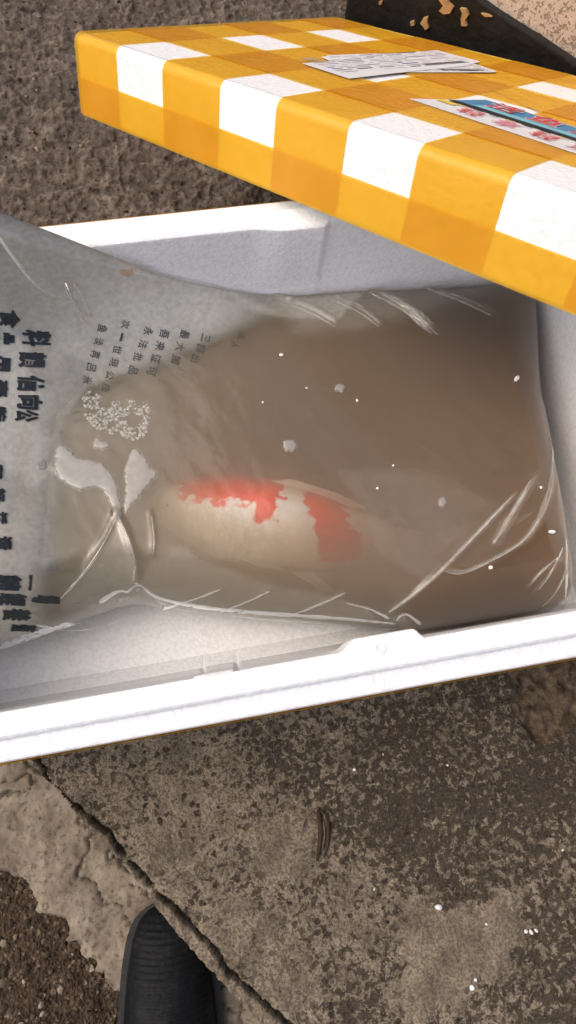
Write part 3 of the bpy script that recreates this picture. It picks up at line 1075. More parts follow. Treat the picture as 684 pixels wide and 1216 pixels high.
bag = empty('water_bag', (0.0, 0.0, 0.03))
tag(bag, 'big clear plastic bag of murky brown water with black printing, in the box', 'bag')


def child_fix(o):
    o.matrix_parent_inverse = Matrix.Translation(-Vector((0, 0, 0.03)))
    return o


# --- film material
def film_mat(name, base_milky=0.0, col=(0.80, 0.78, 0.69)):
    m = NT(name)
    co = m.coord()
    fg = m.attr('milky_sheen') if base_milky == 0 else None
    n1 = m.noise(30, 4, vec=co); n2 = m.noise(600, 3, vec=co)
    nrm = m.bump(m.math('ADD', m.math('MULTIPLY', n1, 0.8), m.math('MULTIPLY', n2, 0.06)), 0.0012)
    tr = m.n('ShaderNodeBsdfTransparent'); tr.inputs['Color'].default_value = (0.97, 0.97, 0.96, 1)
    df = m.n('ShaderNodeBsdfDiffuse'); df.inputs['Color'].default_value = (*col, 1)
    tl = m.n('ShaderNodeBsdfTranslucent'); tl.inputs['Color'].default_value = (*col, 1)
    m.l(nrm, df.inputs['Normal'])
    mk_ = m.n('ShaderNodeMixShader'); mk_.inputs[0].default_value = 0.22
    m.l(df.outputs[0], mk_.inputs[1]); m.l(tl.outputs[0], mk_.inputs[2])
    m1 = m.n('ShaderNodeMixShader')
    if fg is not None:
        f2 = m.math('MULTIPLY', fg, m.ramp(m.noise(240, 4, vec=co), [(0.25, 0.8), (0.75, 1.15)]))
        m.l(f2, m1.inputs[0])
    else:
        m.l(m.ramp(m.noise(200, 4, vec=co), [(0.3, base_milky * 0.85), (0.7, min(1, base_milky * 1.1))]), m1.inputs[0])
    m.l(tr.outputs[0], m1.inputs[1]); m.l(mk_.outputs[0], m1.inputs[2])
    gl = m.n('ShaderNodeBsdfGlossy'); gl.inputs['Roughness'].default_value = 0.10
    gl.inputs['Color'].default_value = (1, 1, 1, 1)
    m.l(nrm, gl.inputs['Normal'])
    fr = m.n('ShaderNodeFresnel'); fr.inputs['IOR'].default_value = 1.5
    m.l(nrm, fr.inputs['Normal'])
    m2 = m.n('ShaderNodeMixShader')
    m.l(m.math('MULTIPLY', fr.outputs[0], 1.35), m2.inputs[0]); m.l(m1.outputs[0], m2.inputs[1]); m.l(gl.outputs[0], m2.inputs[2])
    return m.surf(m2.outputs[0])


M_FILM = film_mat('clear_film')
zlow = np.maximum(0.0315 + 0.04 * (1 - np.clip(sd / 0.04, 0, 1)) ** 2, 0.0315)
zlow = np.minimum(zlow, zfilm - 0.003)
film = child_fix(closed_shell('film', zfilm, zlow, 0.0, M_FILM, bag, dict(milky_sheen=milky_sheen)))

# --- murky water inside
m = NT('murky_water')
tr = m.n('ShaderNodeBsdfTransparent')
tr.inputs['Color'].default_value = (1, 1, 1, 1)
m.l(tr.outputs[0], m.out.inputs['Surface'])
pv = m.n('ShaderNodeVolumePrincipled')
gx_ = m.n('ShaderNodeSeparateXYZ')
m.l(m.coord(), gx_.inputs[0])
gr = m.math('MULTIPLY_ADD', gx_.outputs['X'], 2.2, 0.42)
m.l(m.ramp(gr, [(0.05, (0.97, 0.86, 0.57)), (0.45, (0.92, 0.73, 0.42)), (0.95, (0.87, 0.62, 0.36))]), pv.inputs['Color'])
pv.inputs['Density'].default_value = 54.0
pv.inputs['Anisotropy'].default_value = 0.2
m.l(pv.outputs[0], m.out.inputs['Volume'])
M_WATER = m.m
wtop = np.minimum(zfilm - 0.0008, ZW + 0.0005)
wtop = np.where(rampmask > 0.02, wtop, np.minimum(zfilm - 0.0008, ZW + 0.012))
wbot = np.minimum(zlow + 0.0008, wtop - 0.001)
child_fix(closed_shell('water', wtop, wbot, 0.0012, M_WATER, bag))

# --- printing on the film
M_PRINT = mat_plain('bag_print', srgb(44, 50, 54), 0.5, 0.4, 300, 0.35)
M_PRINTS = mat_plain('small_bag_print', srgb(76, 78, 76), 0.5, 0.4, 300, 0.3)


def film_text(ch, px, py, hpx, wpx, tilt, mat, bold, name='printed_character', lift=0.0007):
    """one character printed on the film, its top towards the right of the picture, centred on (px, py)"""
    vv, ff = text_mesh(ch, 1.0, bold)
    if len(vv) == 0:
        return
    mn, mx = vv.min(0), vv.max(0)
    cc = (mn + mx) / 2
    sp = np.maximum(mx - mn, 0.35)
    c0 = film_hit(px, py); ex = film_hit(px + 6, py) - c0; ey = film_hit(px, py + 6) - c0
    VV = []
    ct, st = math.cos(tilt), math.sin(tilt)
    for a, b, _ in vv:
        du = (b - cc[1]) / sp[1] * hpx      # character up -> picture right
        dv = (a - cc[0]) / sp[0] * wpx      # character right -> picture down
        x_, y_ = du * ct - dv * st, du * st + dv * ct
        p = c0 + ex * (x_ / 6) + ey * (y_ / 6)
        VV.append((p[0], p[1], film_z(p[0], p[1]) + lift))
    n0 = len(VV)
    shifts = ((0, 0, 0),) if bold < 0.02 else ((0, 0, 0), (0.0005, 0.0, 3e-5), (-0.0004, 0.0003, 6e-5), (0.0, -0.0005, 9e-5))
    V2, F2 = [], []
    for k, (sx, sy, sz) in enumerate(shifts):
        V2 += [(a + sx, b + sy, c + sz) for a, b, c in VV]
        F2 += [[i + k * n0 for i in f] for f in ff]
    child_fix(obj(name, V2, F2, mat, bag))


cols = [('鱼淡再吕米', (122, 391), (104, 452), 11, 9), ('次一世現公庄', (149, 386), (126, 461), 10, 10), ('永法批品', (176, 394), (158, 440), 11, 10),
        ('吾来证可', (195, 397), (180, 441), 11, 11), ('最大加', (219, 398), (209, 427), 11, 10), ('三目出', (244, 402), (232, 426), 10, 9), ('点人', (287, 399), (279, 410), 9, 8)]
for s, (x0, y0), (x1, y1), hp, wp in cols:
    for k, ch in enumerate(s):
        tt_ = k / max(1, len(s) - 1)
        film_text(ch, x0 + (x1 - x0) * tt_, y0 + (y1 - y0) * tt_, hp, wp, 0.25, M_PRINTS, 0.008)
big = [('料', 44, 403, 33, 17), ('韻', 39, 428, 32, 18), ('信', 37, 456, 31, 19), ('向', 36, 478, 29, 16), ('公', 32, 494, 28, 13),
       ('食', 12, 380, 24, 20), ('品', 11, 403, 12, 12), ('用', 5, 432, 14, 18), ('專', 3, 462, 12, 20), ('装', 2, 492, 10, 18), ('質', -3, 560, 12, 18),
       ('好', 0, 588, 12, 16), ('活', 2, 615, 13, 14), ('运', 4, 645, 20, 16),
       ('錦', 12, 692, 28, 18), ('鲤', 16, 712, 32, 14), ('養', 20, 730, 34, 14), ('殖', 28, 746, 32, 8), ('場', 55, 712, 34, 9), ('一', 36, 692, 6, 18)]
for ch, x, y, hp, wp in big:
    film_text(ch, x, y, hp, wp, 0.06, M_PRINT, 0.024)
# the same print on the underside, seen through the water
for ch, x, y in (('口', 44, 612), ('口', 46, 630), ('日', 50, 650), ('目', 54, 668)):
    film_text(ch, x, y, 24, 14, 0.05, M_PRINTS, 0.05, lift=-0.005)

# --- trapped air under the film, its sky reflection painted as pale patches
M_AIR_GLINT = film_mat('trapped_air_glint', 0.38, (0.80, 0.78, 0.74))


def film_patch(name, px_poly, mat, lift=0.0006, hgt=0.0004):
    P = hits(px_poly, ZW)
    for i, (x, y) in enumerate(px_poly):
        P[i] = film_hit(x, y)[:2]
    for _ in range(2):
        n = len(P)
        P = np.array([q for i in range(n) for q in (0.75 * P[i] + 0.25 * P[(i + 1) % n], 0.25 * P[i] + 0.75 * P[(i + 1) % n])])
    lo = P.min(0); hi = P.max(0)
    st = 0.0007
    X, Y = np.meshgrid(np.arange(lo[0] - st, hi[0] + 2 * st, st), np.arange(lo[1] - st, hi[1] + 2 * st, st), indexing='ij')
    nx, ny = X.shape
    s = poly_sdf(X.ravel(), Y.ravel(), P) + (fbm(X.ravel() * 420, Y.ravel() * 420, 4, 2) - 0.5) * 0.0026
    zz = np.array([film_z(a, b) for a, b in zip(X.ravel(), Y.ravel())])
    zz = zz + lift + hgt * np.clip(s / 0.004, 0, 1) ** 0.5
    zz = np.where(s < 0, zz - 0.0016, zz)
    q = grid_quads(nx, ny)
    q = q[(s > -0.0004)[q].any(1)]
    Vc, Qc, _ = compact(np.stack([X.ravel(), Y.ravel(), zz], 1), q, {})
    return child_fix(quad_mesh(name, Vc, Qc, mat, bag, True))


film_patch('air_pocket_glint', [(66, 528), (80, 530), (90, 545), (112, 546), (128, 556), (138, 574), (143, 596), (145, 612), (139, 614), (132, 600), (125, 584), (116, 576), (104, 580), (94, 582), (80, 574), (64, 564)], M_AIR_GLINT)
film_patch('air_pocket_glint', [(147, 606), (149, 590), (150, 572), (147, 560), (152, 546), (158, 532), (168, 538), (176, 548), (180, 558), (188, 562), (178, 574), (165, 590), (154, 602), (149, 612)], M_AIR_GLINT)
film_patch('air_pocket_glint', [(110, 526), (116, 516), (120, 524), (132, 528), (128, 533), (112, 532)], M_AIR_GLINT)
film_patch('air_pocket_glint', [(42, 550), (54, 544), (58, 556), (46, 560)], M_AIR_GLINT)
film_patch('air_pocket_glint', [(336, 524), (344, 521), (352, 525), (352, 533), (344, 537), (337, 532)], M_AIR_GLINT, hgt=0.0006)
film_patch('air_pocket_glint', [(397, 457), (404, 455), (411, 460), (407, 466), (399, 464)], M_AIR_GLINT, hgt=0.0006)
film_patch('air_pocket_glint', [(521, 592), (528, 590), (531, 596), (527, 602), (521, 599)], M_AIR_GLINT, hgt=0.0004)

# --- sharp folds of the film: thin raised ribs, their highlights painted in as pale film
M_FOLD = film_mat('folded_film', 0.17, (0.84, 0.82, 0.77))
for pts, hgt, wid, wh in CREASE:
    pl = np.array(pts, float)
    for _ in range(3):
        pl = np.vstack([pl[:1], np.vstack([[0.75 * a + 0.25 * b, 0.25 * a + 0.75 * b] for a, b in zip(pl[:-1], pl[1:])]).reshape(-1, 2), pl[-1:]])
    P3 = [film_hit(x, y) for x, y in pl]
    n = len(P3)
    VV, FF = [], []
    for i, p in enumerate(P3):
        d = P3[min(i + 1, n - 1)] - P3[max(i - 1, 0)]
        nn = np.array([-d[1], d[0]]) / (math.hypot(d[0], d[1]) + 1e-9)
        tp = i / (n - 1)
        w_ = (0.0003 + 0.0011 * wh) * (4 * tp * (1 - tp)) ** 0.6 * (0.55 + 0.9 * float(vnoise(p[0] * 260, p[1] * 260, 4))) + 0.00006
        for off, up in ((-1, -0.0002), (0.15, 0.9 * w_ + 0.0004), (1, -0.0002)):
            x, y = p[0] + nn[0] * w_ * off, p[1] + nn[1] * w_ * off
            VV.append((x, y, film_z(x, y) + 0.0002 + up))
    for i in range(n - 1):
        for k in range(2):
            a = i * 3 + k
            FF.append((a, a + 1, a + 4, a + 3))
    child_fix(obj('fold', VV, FF, M_FOLD, bag, True))

# --- gathered and tied neck beyond the left end
P0 = np.array([-0.214, 0.035, 0.165]); P1 = np.array([-0.285, 0.045, 0.262])
ax_ = (P1 - P0) / np.linalg.norm(P1 - P0)
e1_ = np.cross(ax_, [0, 1, 0]); e1_ /= np.linalg.norm(e1_); e2_ = np.cross(ax_, e1_)
tk = np.linspace(0, 1, 34); ak = np.linspace(0, 2 * np.pi, 120, endpoint=False)
rk = np.interp(tk, [0, .15, .35, .55, .66, .72, .78, .9, 1.0], [.046, .036, .022, .012, .0085, .008, .010, .022, .030])
VV = []
for t_, r0 in zip(tk, rk):
    for a in ak:
        rr = r0 * (1 + 0.16 * math.cos(11 * a + 2 * t_) + 0.07 * math.sin(23 * a))
        VV.append(P0 + (P1 - P0) * t_ + e1_ * rr * math.cos(a) + e2_ * rr * math.sin(a))
na_ = len(ak)
FF = [(i * na_ + j, i * na_ + (j + 1) % na_, (i + 1) * na_ + (j + 1) % na_, (i + 1) * na_ + j) for i in range(len(tk) - 1) for j in range(na_)]
M_NECK = film_mat('gathered_film', 0.40)
child_fix(obj('neck', VV, FF, M_NECK, bag, True))
VV, FF = [], []
for k in range(3):
    c_ = P0 + (P1 - P0) * (0.70 + 0.022 * k)
    n0_ = len(VV)
    for i in range(40):
        a = 2 * math.pi * i / 40
        for j in range(8):
            b = 2 * math.pi * j / 8
            rr = 0.0102 + 0.0011 * math.cos(b)
            VV.append(c_ + e1_ * rr * math.cos(a) + e2_ * rr * math.sin(a) + ax_ * 0.0011 * math.sin(b))
    FF += [(n0_ + i * 8 + j, n0_ + ((i + 1) % 40) * 8 + j, n0_ + ((i + 1) % 40) * 8 + (j + 1) % 8, n0_ + i * 8 + (j + 1) % 8) for i in range(40) for j in range(8)]
child_fix(obj('rubber_band', VV, FF, mat_plain('rubber_band', srgb(186, 150, 96), 0.5, 0.4), bag, True))

# --- cluster of froth
m = NT('froth')
gl = m.bsdf((0.80, 0.78, 0.72), 0.22, 0.6)
tr = m.n('ShaderNodeBsdfTransparent')
mx = m.n('ShaderNodeMixShader'); mx.inputs[0].default_value = 0.30
m.l(tr.outputs[0], mx.inputs[1]); m.l(gl, mx.inputs[2])
M_FROTH = m.surf(mx.outputs[0])
rs = random.Random(21)
froth_poly = [(98, 470), (110, 462), (128, 478), (150, 474), (174, 478), (180, 492), (176, 508), (168, 526), (150, 520), (130, 516), (108, 505), (96, 488)]
VV, FF, k0 = [], [], 0
pv_, pf_ = None, None
bm = bmesh.new(); bmesh.ops.create_icosphere(bm, subdivisions=2, radius=1)
pv_ = np.array([v.co[:] for v in bm.verts]); pf_ = np.array([[v.index for v in f.verts] for f in bm.faces]); bm.free()
made = 0
while made < 760:
    x, y = rs.uniform(92, 184), rs.uniform(458, 530)
    if not poly_inside(np.array([x]), np.array([y]), froth_poly)[0]:
        continue
    if vnoise(x / 9.0, y / 9.0, 2) < 0.26:
        continue
    r = 0.0004 + 0.0013 * rs.random() ** 3
    p = film_hit(x, y)
    VV.append(pv_ * [r, r, r * 0.6] + [p[0], p[1], film_z(p[0], p[1]) + r * 0.1]); FF.append(pf_ + k0); k0 += len(pv_); made += 1
fr_ = child_fix(obj('froth', np.vstack(VV), np.vstack(FF), M_FROTH, bag, True))
fr_['kind'] = 'stuff'

# ------------------------------------------------------------------ KOI
def mat_koi(name, white=(0.94, 0.90, 0.82)):
    m = NT(name)
    co = m.coord()
    red = m.attr('red')
    n = m.noise(60, 4, vec=co)
    sc = m.voro(150, vec=co, feature='DISTANCE_TO_EDGE')
    rc = m.mix(n, (0.82, 0.075, 0.008), (0.92, 0.17, 0.02))
    wc = m.mix(n, tuple(x * 0.93 for x in white), white)
    c = m.mix(m.ramp(red, [(0.25, 0.0), (0.75, 1.0)]), wc, rc)
    c = m.mix(m.ramp(sc, [(0.0, 0.18), (0.06, 0.0)]), c, (0.5, 0.35, 0.25))
    return m.surf(m.bsdf(c, 0.35, 0.5, normal=m.bump(sc, 0.0006)))


def make_koi(name, L, W, Hh, red_fn, mat):
    """fish along +x (nose at x=+L/2), back towards +z, belly -z; W half width, Hh half height"""
    root = empty(name)
    ns, nr = 220, 96
    ss = np.linspace(0, 1, ns)
    # half-height and half-width along the body, s=0 nose, s=1 tail root
    hp = np.interp(ss, [0, .03, .08, .16, .28, .42, .58, .74, .88, 1.0], [.10, .33, .52, .74, .94, 1.0, .90, .64, .40, .34])
    wp = np.interp(ss, [0, .03, .08, .16, .28, .42, .58, .74, .88, 1.0], [.14, .42, .66, .88, 1.0, .98, .80, .50, .24, .12])
    for _ in range(6):
        hp[1:-1] = (hp[:-2] + 2 * hp[1:-1] + hp[2:]) / 4; wp[1:-1] = (wp[:-2] + 2 * wp[1:-1] + wp[2:]) / 4
    th = np.linspace(0, 2 * np.pi, nr, endpoint=False)
    S, T = np.meshgrid(ss, th, indexing='ij')
    Hs, Ws = np.repeat(hp[:, None], nr, 1) * Hh, np.repeat(wp[:, None], nr, 1) * W
    x = L / 2 - S * L * 0.80
    # gill cover edge: a small step behind the head
    gill = 0.035 * sstep(0.235, 0.20, S + 0.03 * np.cos(2 * T)) * np.abs(np.cos(T)) ** 1.0
    mouth = -0.06 * np.exp(-((S - 0.05) / 0.02) ** 2) * (np.sin(T) < -0.1)
    k = 1 + gill + mouth
    y = Ws * np.sign(np.cos(T)) * np.abs(np.cos(T)) ** 0.76 * k
    bend = 0.012 * np.sin(S * 3.0)
    z = Hs * (np.sign(np.sin(T)) * np.abs(np.sin(T)) ** 0.76 * k) * np.where(np.sin(T) > 0, 1.0, 0.92)
    y = y + 0.0 * S
    V = np.stack([x, y + bend, z], -1).reshape(-1, 3)
    q = []
    for i in range(ns - 1):
        for j in range(nr):
            q.append((i * nr + j, i * nr + (j + 1) % nr, (i + 1) * nr + (j + 1) % nr, (i + 1) * nr + j))
    n0 = len(V)
    V = np.vstack([V, [[L / 2 + 0.004, 0, -0.002]], [[x[-1, 0] - 0.002, bend[-1, 0], 0]]])
    caps = [(j, n0, n0, (j + 1) % nr) for j in range(nr)]
    red = red_fn(S.ravel(), T.ravel())
    red = np.concatenate([red, [0, 0]])
    me = bpy.data.meshes.new('body')
    faces = [tuple(f) for f in q] + [(( j + 1) % nr, j, n0) for j in range(nr)] + [((ns - 1) * nr + j, (ns - 1) * nr + (j + 1) % nr, n0 + 1) for j in range(nr)]
    me.from_pydata([tuple(map(float, v)) for v in V], [], faces)
    me.update()
    at = me.attributes.new('red', 'FLOAT', 'POINT'); at.data.foreach_set('value', np.asarray(red, np.float32))
    link('body', me, mat, root, True)

    def fin(nm, base, tips, thick=0.0012, fm=None):
        """ribbed fan between a base line and tip points (lists of 3d points, equal length)"""
        n = len(base); nv = 6
        VV = []; FF = []
        for side in (1, -1):
            for i in range(n):
                for j in range(nv):
                    t_ = j / (nv - 1)
                    b = np.array(base[i]) * (1 - t_) + np.array(tips[i]) * t_
                    nrm_ = np.cross(np.array(tips[min(i + 1, n - 1)]) - np.array(tips[max(i - 1, 0)]), np.array(tips[i]) - np.array(base[i]))
                    nrm_ = nrm_ / (np.linalg.norm(nrm_) + 1e-9)
                    VV.append(b + nrm_ * (side * thick * (1 - 0.8 * t_) + (0.0007 if i % 2 else -0.0007) * t_))
        o2 = n * nv
        for i in range(n - 1):
            for j in range(nv - 1):
                a = i * nv + j
                FF.append((a, a + nv, a + nv + 1, a + 1)); FF.append((o2 + a + 1, o2 + a + nv + 1, o2 + a + nv, o2 + a))
        obj(nm, VV, FF, fm or mat, root, True)

    xt = L / 2 - 0.8 * L
    yb = 0.012 * math.sin(3.0)
    hroot = Hh * 0.34
    n = 15
    base = [(xt + 0.004, yb, hroot * (1 - 2 * i / (n - 1))) for i in range(n)]
    tips = []
    for i in range(n):
        a = 1 - 2 * i / (n - 1)
        tips.append((xt - 0.045 * L / 0.3 - 0.030 * abs(a) ** 1.3, yb + 0.006 * a, a * Hh * 1.25))
    fin('tail_fin', base, tips)
    n = 16
    base = []; tips = []
    for i in range(n):
        t_ = i / (n - 1); s_ = 0.36 + 0.32 * t_
        zz = np.interp(s_, ss, hp) * Hh * 0.97
        yy = 0.012 * math.sin(s_ * 3.0)
        base.append((L / 2 - s_ * L * 0.8, yy, zz)); tips.append((L / 2 - s_ * L * 0.8 - 0.014, yy, zz + Hh * (0.12 * (1 - t_) ** 0.7 + 0.05) * min(1, 5 * t_ + .25)))
    fin('dorsal_fin', base, tips)
    for sgn in (1, -1):
        n = 10
        for nm, s_, ln, dz in (('pectoral_fin', 0.24, 0.20, -0.42), ('pelvic_fin', 0.52, 0.12, -0.72)):
            px_ = L / 2 - s_ * L * 0.8
            wy = np.interp(s_, ss, wp) * W * 0.85 * sgn + 0.012 * math.sin(s_ * 3)
            base = [(px_ - 0.016 * i / (n - 1), wy, Hh * dz * (1 - .1 * i / n)) for i in range(n)]
            tips = []
            for i in range(n):
                a = -0.2 + 1.25 * i / (n - 1)
                tips.append((px_ - 0.008 - ln * L * (0.45 + 0.55 * math.sin(a + .5)) * 0.9, wy + sgn * ln * L * 0.08 * math.cos(a), Hh * dz - 0.010))
            fin(nm, base, tips)
        ew = np.interp(0.085, ss, wp) * W * 0.93 * sgn
        bm = bmesh.new(); bmesh.ops.create_uvsphere(bm, u_segments=16, v_segments=10, radius=0.0042)
        for v in bm.verts:
            v.co += Vector((L / 2 - 0.085 * L * .8, ew, Hh * 0.16))
        bm_obj('eye', bm, M_EYE, root, True)
        # barbel
        bm = bmesh.new(); bmesh.ops.create_cone(bm, segments=8, radius1=0.0012, radius2=0.0003, depth=0.016)
        for v in bm.verts:
            v.co = Vector((L / 2 - 0.006 + v.co.x * 1, sgn * W * .25 + v.co.y, -Hh * 0.20 + v.co.z))
        bm_obj('barbel', bm, mat, root, True)
    return root


M_EYE = mat_plain('fish_eye', (0.012, 0.011, 0.010), 0.15, 0.6)


def red1(S, T):
    up = np.sin(T)
    n = (fbm(S * 34, T * 6.5, 4, 3) - 0.5) * 0.8
    a = sstep(-0.16, 0.16, up - 0.50 + n * 0.8) * sstep(-0.01, 0.025, S - .10 - n * .08) * sstep(-0.01, 0.025, .445 + n * 0.12 - S)
    drip = sstep(0.045, 0.015, np.abs(S - 0.395 + n * .02)) * sstep(-0.08, 0.14, up - 0.22 - n * .4)
    sl = S + 0.07 * up
    b = sstep(-0.015, 0.03, sl - 0.585 - n * 0.08) * sstep(-0.02, 0.05, 0.755 + n * 0.10 - sl) * sstep(-0.1, 0.15, up + 0.45 - n * 0.6)
    return np.clip(np.maximum(np.maximum(a, drip), b), 0, 1)


KOI_MAT = mat_koi('koi_skin')
koi = make_koi('koi_fish', 0.290, 0.031, 0.037, red1, KOI_MAT)
tag(koi, 'white koi with orange red patches showing through the murky water', 'fish')
nose = hit(150, 590, 0.094); tailp = hit(615, 668, 0.082)
fx = Vector(nose - tailp).normalized()                 # nose direction
upv = Vector((0.05, 0.80, 0.55))
fz = (upv - fx * upv.dot(fx)).normalized()
fy = fz.cross(fx).normalized()
mid = Vector((nose + tailp) / 2) + Vector((0, 0, 0.0004))
KR = Matrix((fx, fy, fz)).transposed().to_4x4()
KR.translation = mid
koi.matrix_world = KR


def red2(S, T):
    n = (fbm(S * 14, T * 3, 3, 1) - 0.5)
    return np.clip(((S > 0.45 + n * .2) & (S < 0.62 + n * .2)).astype(float), 0, 1)


# ------------------------------------------------------------------ SHOE
toe = hit(196, 1078, -0.028)
heel_dir = np.array([hit(200, 1216, -0.03)[0] - hit(196, 1078, -0.03)[0], hit(200, 1216, -0.03)[1] - hit(196, 1078, -0.03)[1]])
heel_dir /= np.linalg.norm(heel_dir)
shoe = empty('rubber_shoe', (toe[0], toe[1], -0.058))
sa = math.atan2(heel_dir[1], heel_dir[0])
shoe.rotation_euler = (0, 0, sa)          # local +x runs from toe to heel
tag(shoe, 'ribbed black rubber shoe at the slab edge, toe pointing at the box', 'shoe')
m = NT('black_rubber')
co = m.coord()
n1 = m.noise(220, 4, vec=co)
dust = m.ramp(m.noise(70, 6, 0.7, vec=co), [(0.55, 0.0), (0.72, 0.35)])
c = m.mix(dust, (0.004, 0.005, 0.006), (0.040, 0.040, 0.039))
M_RUB = m.surf(m.bsdf(c, 0.6, 0.18, normal=m.bump(n1, 0.0009)))
M_SOLE = mat_plain('shoe_sole', (0.016, 0.016, 0.016), 0.6, 0.35, 200, 0.4, 0.0005)


def shoe_half(x):
    return np.interp(x, [0, .004, .012, .025, .045, .07, .10, .13, .17, .21, .245, .262, .270, .274],
                     [.006, .0165, .0245, .0300, .0340, .0370, .0390, .0385, .0345, .0325, .0315, .026, .015, .004])


def shoe_top(x):
    return np.interp(x, [0, .006, .02, .05, .09, .13, .16, .20, .24, .262, .274], [.016, .026, .036, .046, .056, .066, .070, .066, .066, .062, .050])


xs_ = np.linspace(0, 0.274, 320)
na = 41
VV, FF = [], []
for x in xs_:
    hw = float(shoe_half(x)); ht = float(shoe_top(x))
    for j in range(na):
        a = math.pi * j / (na - 1)
        y = hw * math.cos(a); p = math.sin(a) ** 0.72
        z = 0.012 + (ht - 0.012) * p
        f_ = max(0.0, min(1.0, (x - 0.004) / 0.02)) * (1 if x < 0.16 else max(0, 1 - (x - 0.16) / 0.02))
        core = min(1, max(0, (math.sin(a) - 0.25) / 0.2))
        # transverse ribs, broken by a plain rectangular panel
        panel = 0.095 < x < 0.125 and abs(y) < 0.024
        wob = float(vnoise(x * 160, y * 160 + 5, 3))
        rib = (0.0011 * (0.35 + wob) * max(0, math.cos(2 * math.pi * x / 0.0046 + 1.2 * abs(y) / 0.02 + 1.6 * wob)) * (1 if (abs(y) * 1000) % 9 > 1.2 else 0.1) if not panel else 0.0006 * wob)
        if 0.093 < x < 0.127 and abs(y) < 0.026 and not panel:
            rib = 0.0018
        z += rib * f_ * core
        # foot opening
        if x > 0.150:
            k_ = min(1, (x - 0.150) / 0.012) * min(1, max(0, 0.262 - x) / 0.01)
            if abs(y) < hw * 0.74:
                z -= 0.045 * k_ * min(1, (hw * 0.74 - abs(y)) / 0.004)
        VV.append((x, y, z))
for i in range(len(xs_) - 1):
    for j in range(na - 1):
        a = i * na + j
        FF.append((a, a + 1, a + na + 1, a + na))
obj('upper', VV, FF, M_RUB, shoe, True)
pr = [(x, float(shoe_half(x)) + 0.0028) for x in np.linspace(0.0, 0.274, 60)]
ol = [(x - 0.0015, y) for x, y in pr] + [(x, -y) for x, y in pr[::-1]]
n = len(ol)
VV = []
for z, k_ in ((0.0, -0.002), (0.002, 0.0), (0.011, 0.0008), (0.0135, -0.0005), (0.014, -0.003)):
    for x, y in ol:
        VV.append((x, y + math.copysign(k_, y), z))
FF = [(k * n + i, k * n + (i + 1) % n, (k + 1) * n + (i + 1) % n, (k + 1) * n + i) for k in range(4) for i in range(n)]
FF.append(tuple(range(n))[::-1]); FF.append(tuple(range(4 * n, 5 * n)))
obj('sole', VV, FF, M_SOLE, shoe)
# raised loop on the vamp
def tube(pts, r, seg=8):
    VV, FF = [], []
    P = [Vector(p) for p in pts]
    for i, p in enumerate(P):
        d = (P[min(i + 1, len(P) - 1)] - P[max(i - 1, 0)]).normalized()
        u_ = d.cross(Vector((0, 0, 1)));
        if u_.length < 1e-4: u_ = Vector((1, 0, 0))
        u_.normalize(); w_ = u_.cross(d)
        rr = r[i] if isinstance(r, (list, tuple)) else r
        for k in range(seg):
            a = 2 * math.pi * k / seg
            VV.append(p + u_ * rr * math.cos(a) + w_ * rr * math.sin(a))
    for i in range(len(P) - 1):
        for k in range(seg):
            FF.append((i * seg + k, i * seg + (k + 1) % seg, (i + 1) * seg + (k + 1) % seg, (i + 1) * seg + k))
    FF.append(tuple(range(seg))[::-1]); FF.append(tuple(range((len(P) - 1) * seg, len(P) * seg)))
    return VV, FF


lp = []
for i in range(15):
    a = math.pi * (0.05 + 1.0 * i / 14)
    x, y = 0.128 - 0.016 * math.sin(a), 0.022 + 0.012 * math.cos(a)
    hw = float(shoe_half(x)); zz = 0.012 + (float(shoe_top(x)) - 0.012) * math.sin(math.acos(max(-1, min(1, y / hw)))) ** 0.72
    lp.append((x, y, zz + 0.001))
vv, ff = tube(lp, 0.0013)
obj('moulded_loop', vv, ff, M_SOLE, shoe, True)

# ------------------------------------------------------------------ SMALL THINGS
M_CRUMB = mat_foam('foam_crumb', (0.88, 0.87, 0.84), 600, 0.0004)


def crumb(name, pos, r, seed, label, group):
    rs = random.Random(seed)
    bm = bmesh.new(); bmesh.ops.create_icosphere(bm, subdivisions=2, radius=r)
    kx, ky = rs.uniform(0.7, 1.7), rs.uniform(0.7, 1.1)
    for v in bm.verts:
        f_ = 0.82 + 0.36 * float(vnoise(v.co.x / r * 1.3 + seed, v.co.y / r * 1.3 + v.co.z / r, seed % 5))
        v.co = Vector((v.co.x * f_ * kx, v.co.y * f_ * ky, v.co.z * f_ * 0.8))
    o = bm_obj(name, bm, M_CRUMB, None, True)
    o.location = pos
    o.rotation_euler = (0, 0, rs.uniform(0, 3.1))
    tag(o, label, 'crumb', group)
    return o


def slab_z(x, y):
    return float(Z[near_idx(x, y)])


for k, (x, y, r, lab) in enumerate([
        (421, 914, .0022, 'teardrop shaped white crumb on the slab just below the box rim'),
        (455, 896, .0009, 'thin white fleck on the slab nearest the box rim'),
        (532, 909, .0010, 'tiny white fleck on the dark slab right of the teardrop crumb'),
        (521, 1077, .0026, 'roundish white crumb at the top edge of the pale slab patch'),
        (577, 1097, .0010, 'thin white fleck lying inside the pale slab patch'),
        (626, 1107, .0014, 'leftmost of three white crumbs in a row near the right edge'),
        (632, 1108, .0018, 'middle one of three white crumbs in a row near the right edge'),
        (638, 1106, .0013, 'rightmost of three white crumbs in a row near the right edge'),
        (565, 1164, .0016, 'upper of two touching white crumbs at the bottom of the slab'),
        (561, 1173, .0021, 'lower of two touching white crumbs at the bottom of the slab'),
        (669, 1010, .0010, 'tiny white speck on the slab by the right picture edge'),
        (445, 1057, .0008, 'tiny white speck on the slab right of the twig')]):
    p = hit(x, y, 0.001)
    crumb('foam_crumb', (p[0], p[1], slab_z(p[0], p[1]) + r * 0.55), r, 31 + k, lab, 'foam crumbs on the slab')
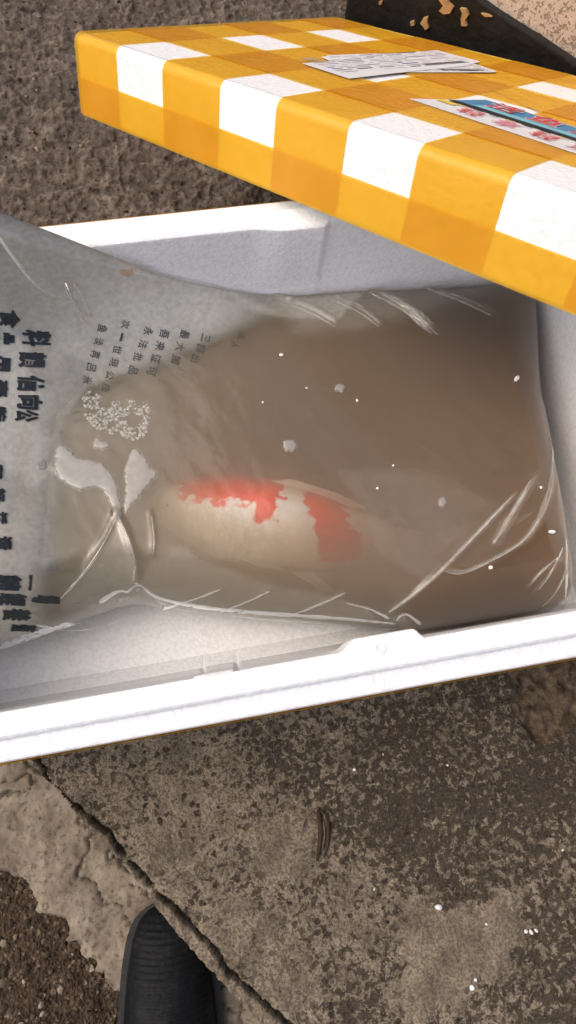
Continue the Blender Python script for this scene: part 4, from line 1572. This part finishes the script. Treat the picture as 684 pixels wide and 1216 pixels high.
for k, (x, y, r, lab) in enumerate([
        (613, 450, .0021, 'elongated white crumb on the bag below the taped lid'),
        (655, 632, .0020, 'white crumb on the bag beside its right edge'),
        (582, 674, .0020, 'white crumb on the curved crease of the bag, lower right'),
        (642, 579, .0011, 'small white speck on the bag above the lower right crease'),
        (424, 476, .0012, 'small pale speck on the bag, upper middle of the brown water'),
        (467, 553, .0010, 'tiny white speck on the bag above the right red patch'),
        (448, 580, .0009, 'tiny white speck on the bag just upper right of the fish'),
        (334, 422, .0013, 'small white speck on the bag right of the small print'),
        (312, 478, .0010, 'tiny pale speck on the bag above the left red patch'),
        (364, 461, .0008, 'tiny pale speck on the bag near the pale glint of an air pocket')]):
    p = film_hit(x, y)
    crumb('foam_crumb', (p[0], p[1], film_z(p[0], p[1]) + r * 0.6), r, 77 + k, lab, 'foam crumbs on the bag')

# dry split twig on the slab
tw = empty('dry_twig', (*hit(383, 990, 0.0)[:2], 0.0))
tag(tw, 'dark curved dry twig lying on the slab below the box', 'twig')
M_TWIG = mat_plain('dry_twig', srgb(58, 46, 36), 0.8, 0.25, 200, 0.35, 0.0006)
M_TWIG2 = mat_plain('pale_twig', srgb(112, 96, 78), 0.8, 0.25, 200, 0.3, 0.0006)
o0 = hit(383, 990, 0.0)


def px_path(pts, z):
    out = []
    for x, y in pts:
        p = hit(x, y, 0)
        out.append((p[0] - o0[0], p[1] - o0[1], slab_z(p[0], p[1]) + z))
    return out


for nm, pts, r, mt in (('stalk', [(378, 960), (380, 975), (381, 990), (379, 1008), (376, 1022)], [.0016, .0022, .0024, .002, .001], M_TWIG),
                       ('stalk', [(387, 966), (390, 980), (389, 1000), (385, 1018)], [.0010, .0018, .0017, .0007], M_TWIG),
                       ('bark_strip', [(358, 985), (362, 972), (370, 962), (378, 960), (384, 966)], [.0006, .0009, .001, .0009, .0006], M_TWIG2),
                       ('bark_strip', [(384, 975), (385, 992), (382, 1010)], [.0008, .0013, .0007], M_TWIG2)):
    vv, ff = tube(px_path(pts, 0.002), r)
    obj(nm, vv, ff, mt, tw, True)
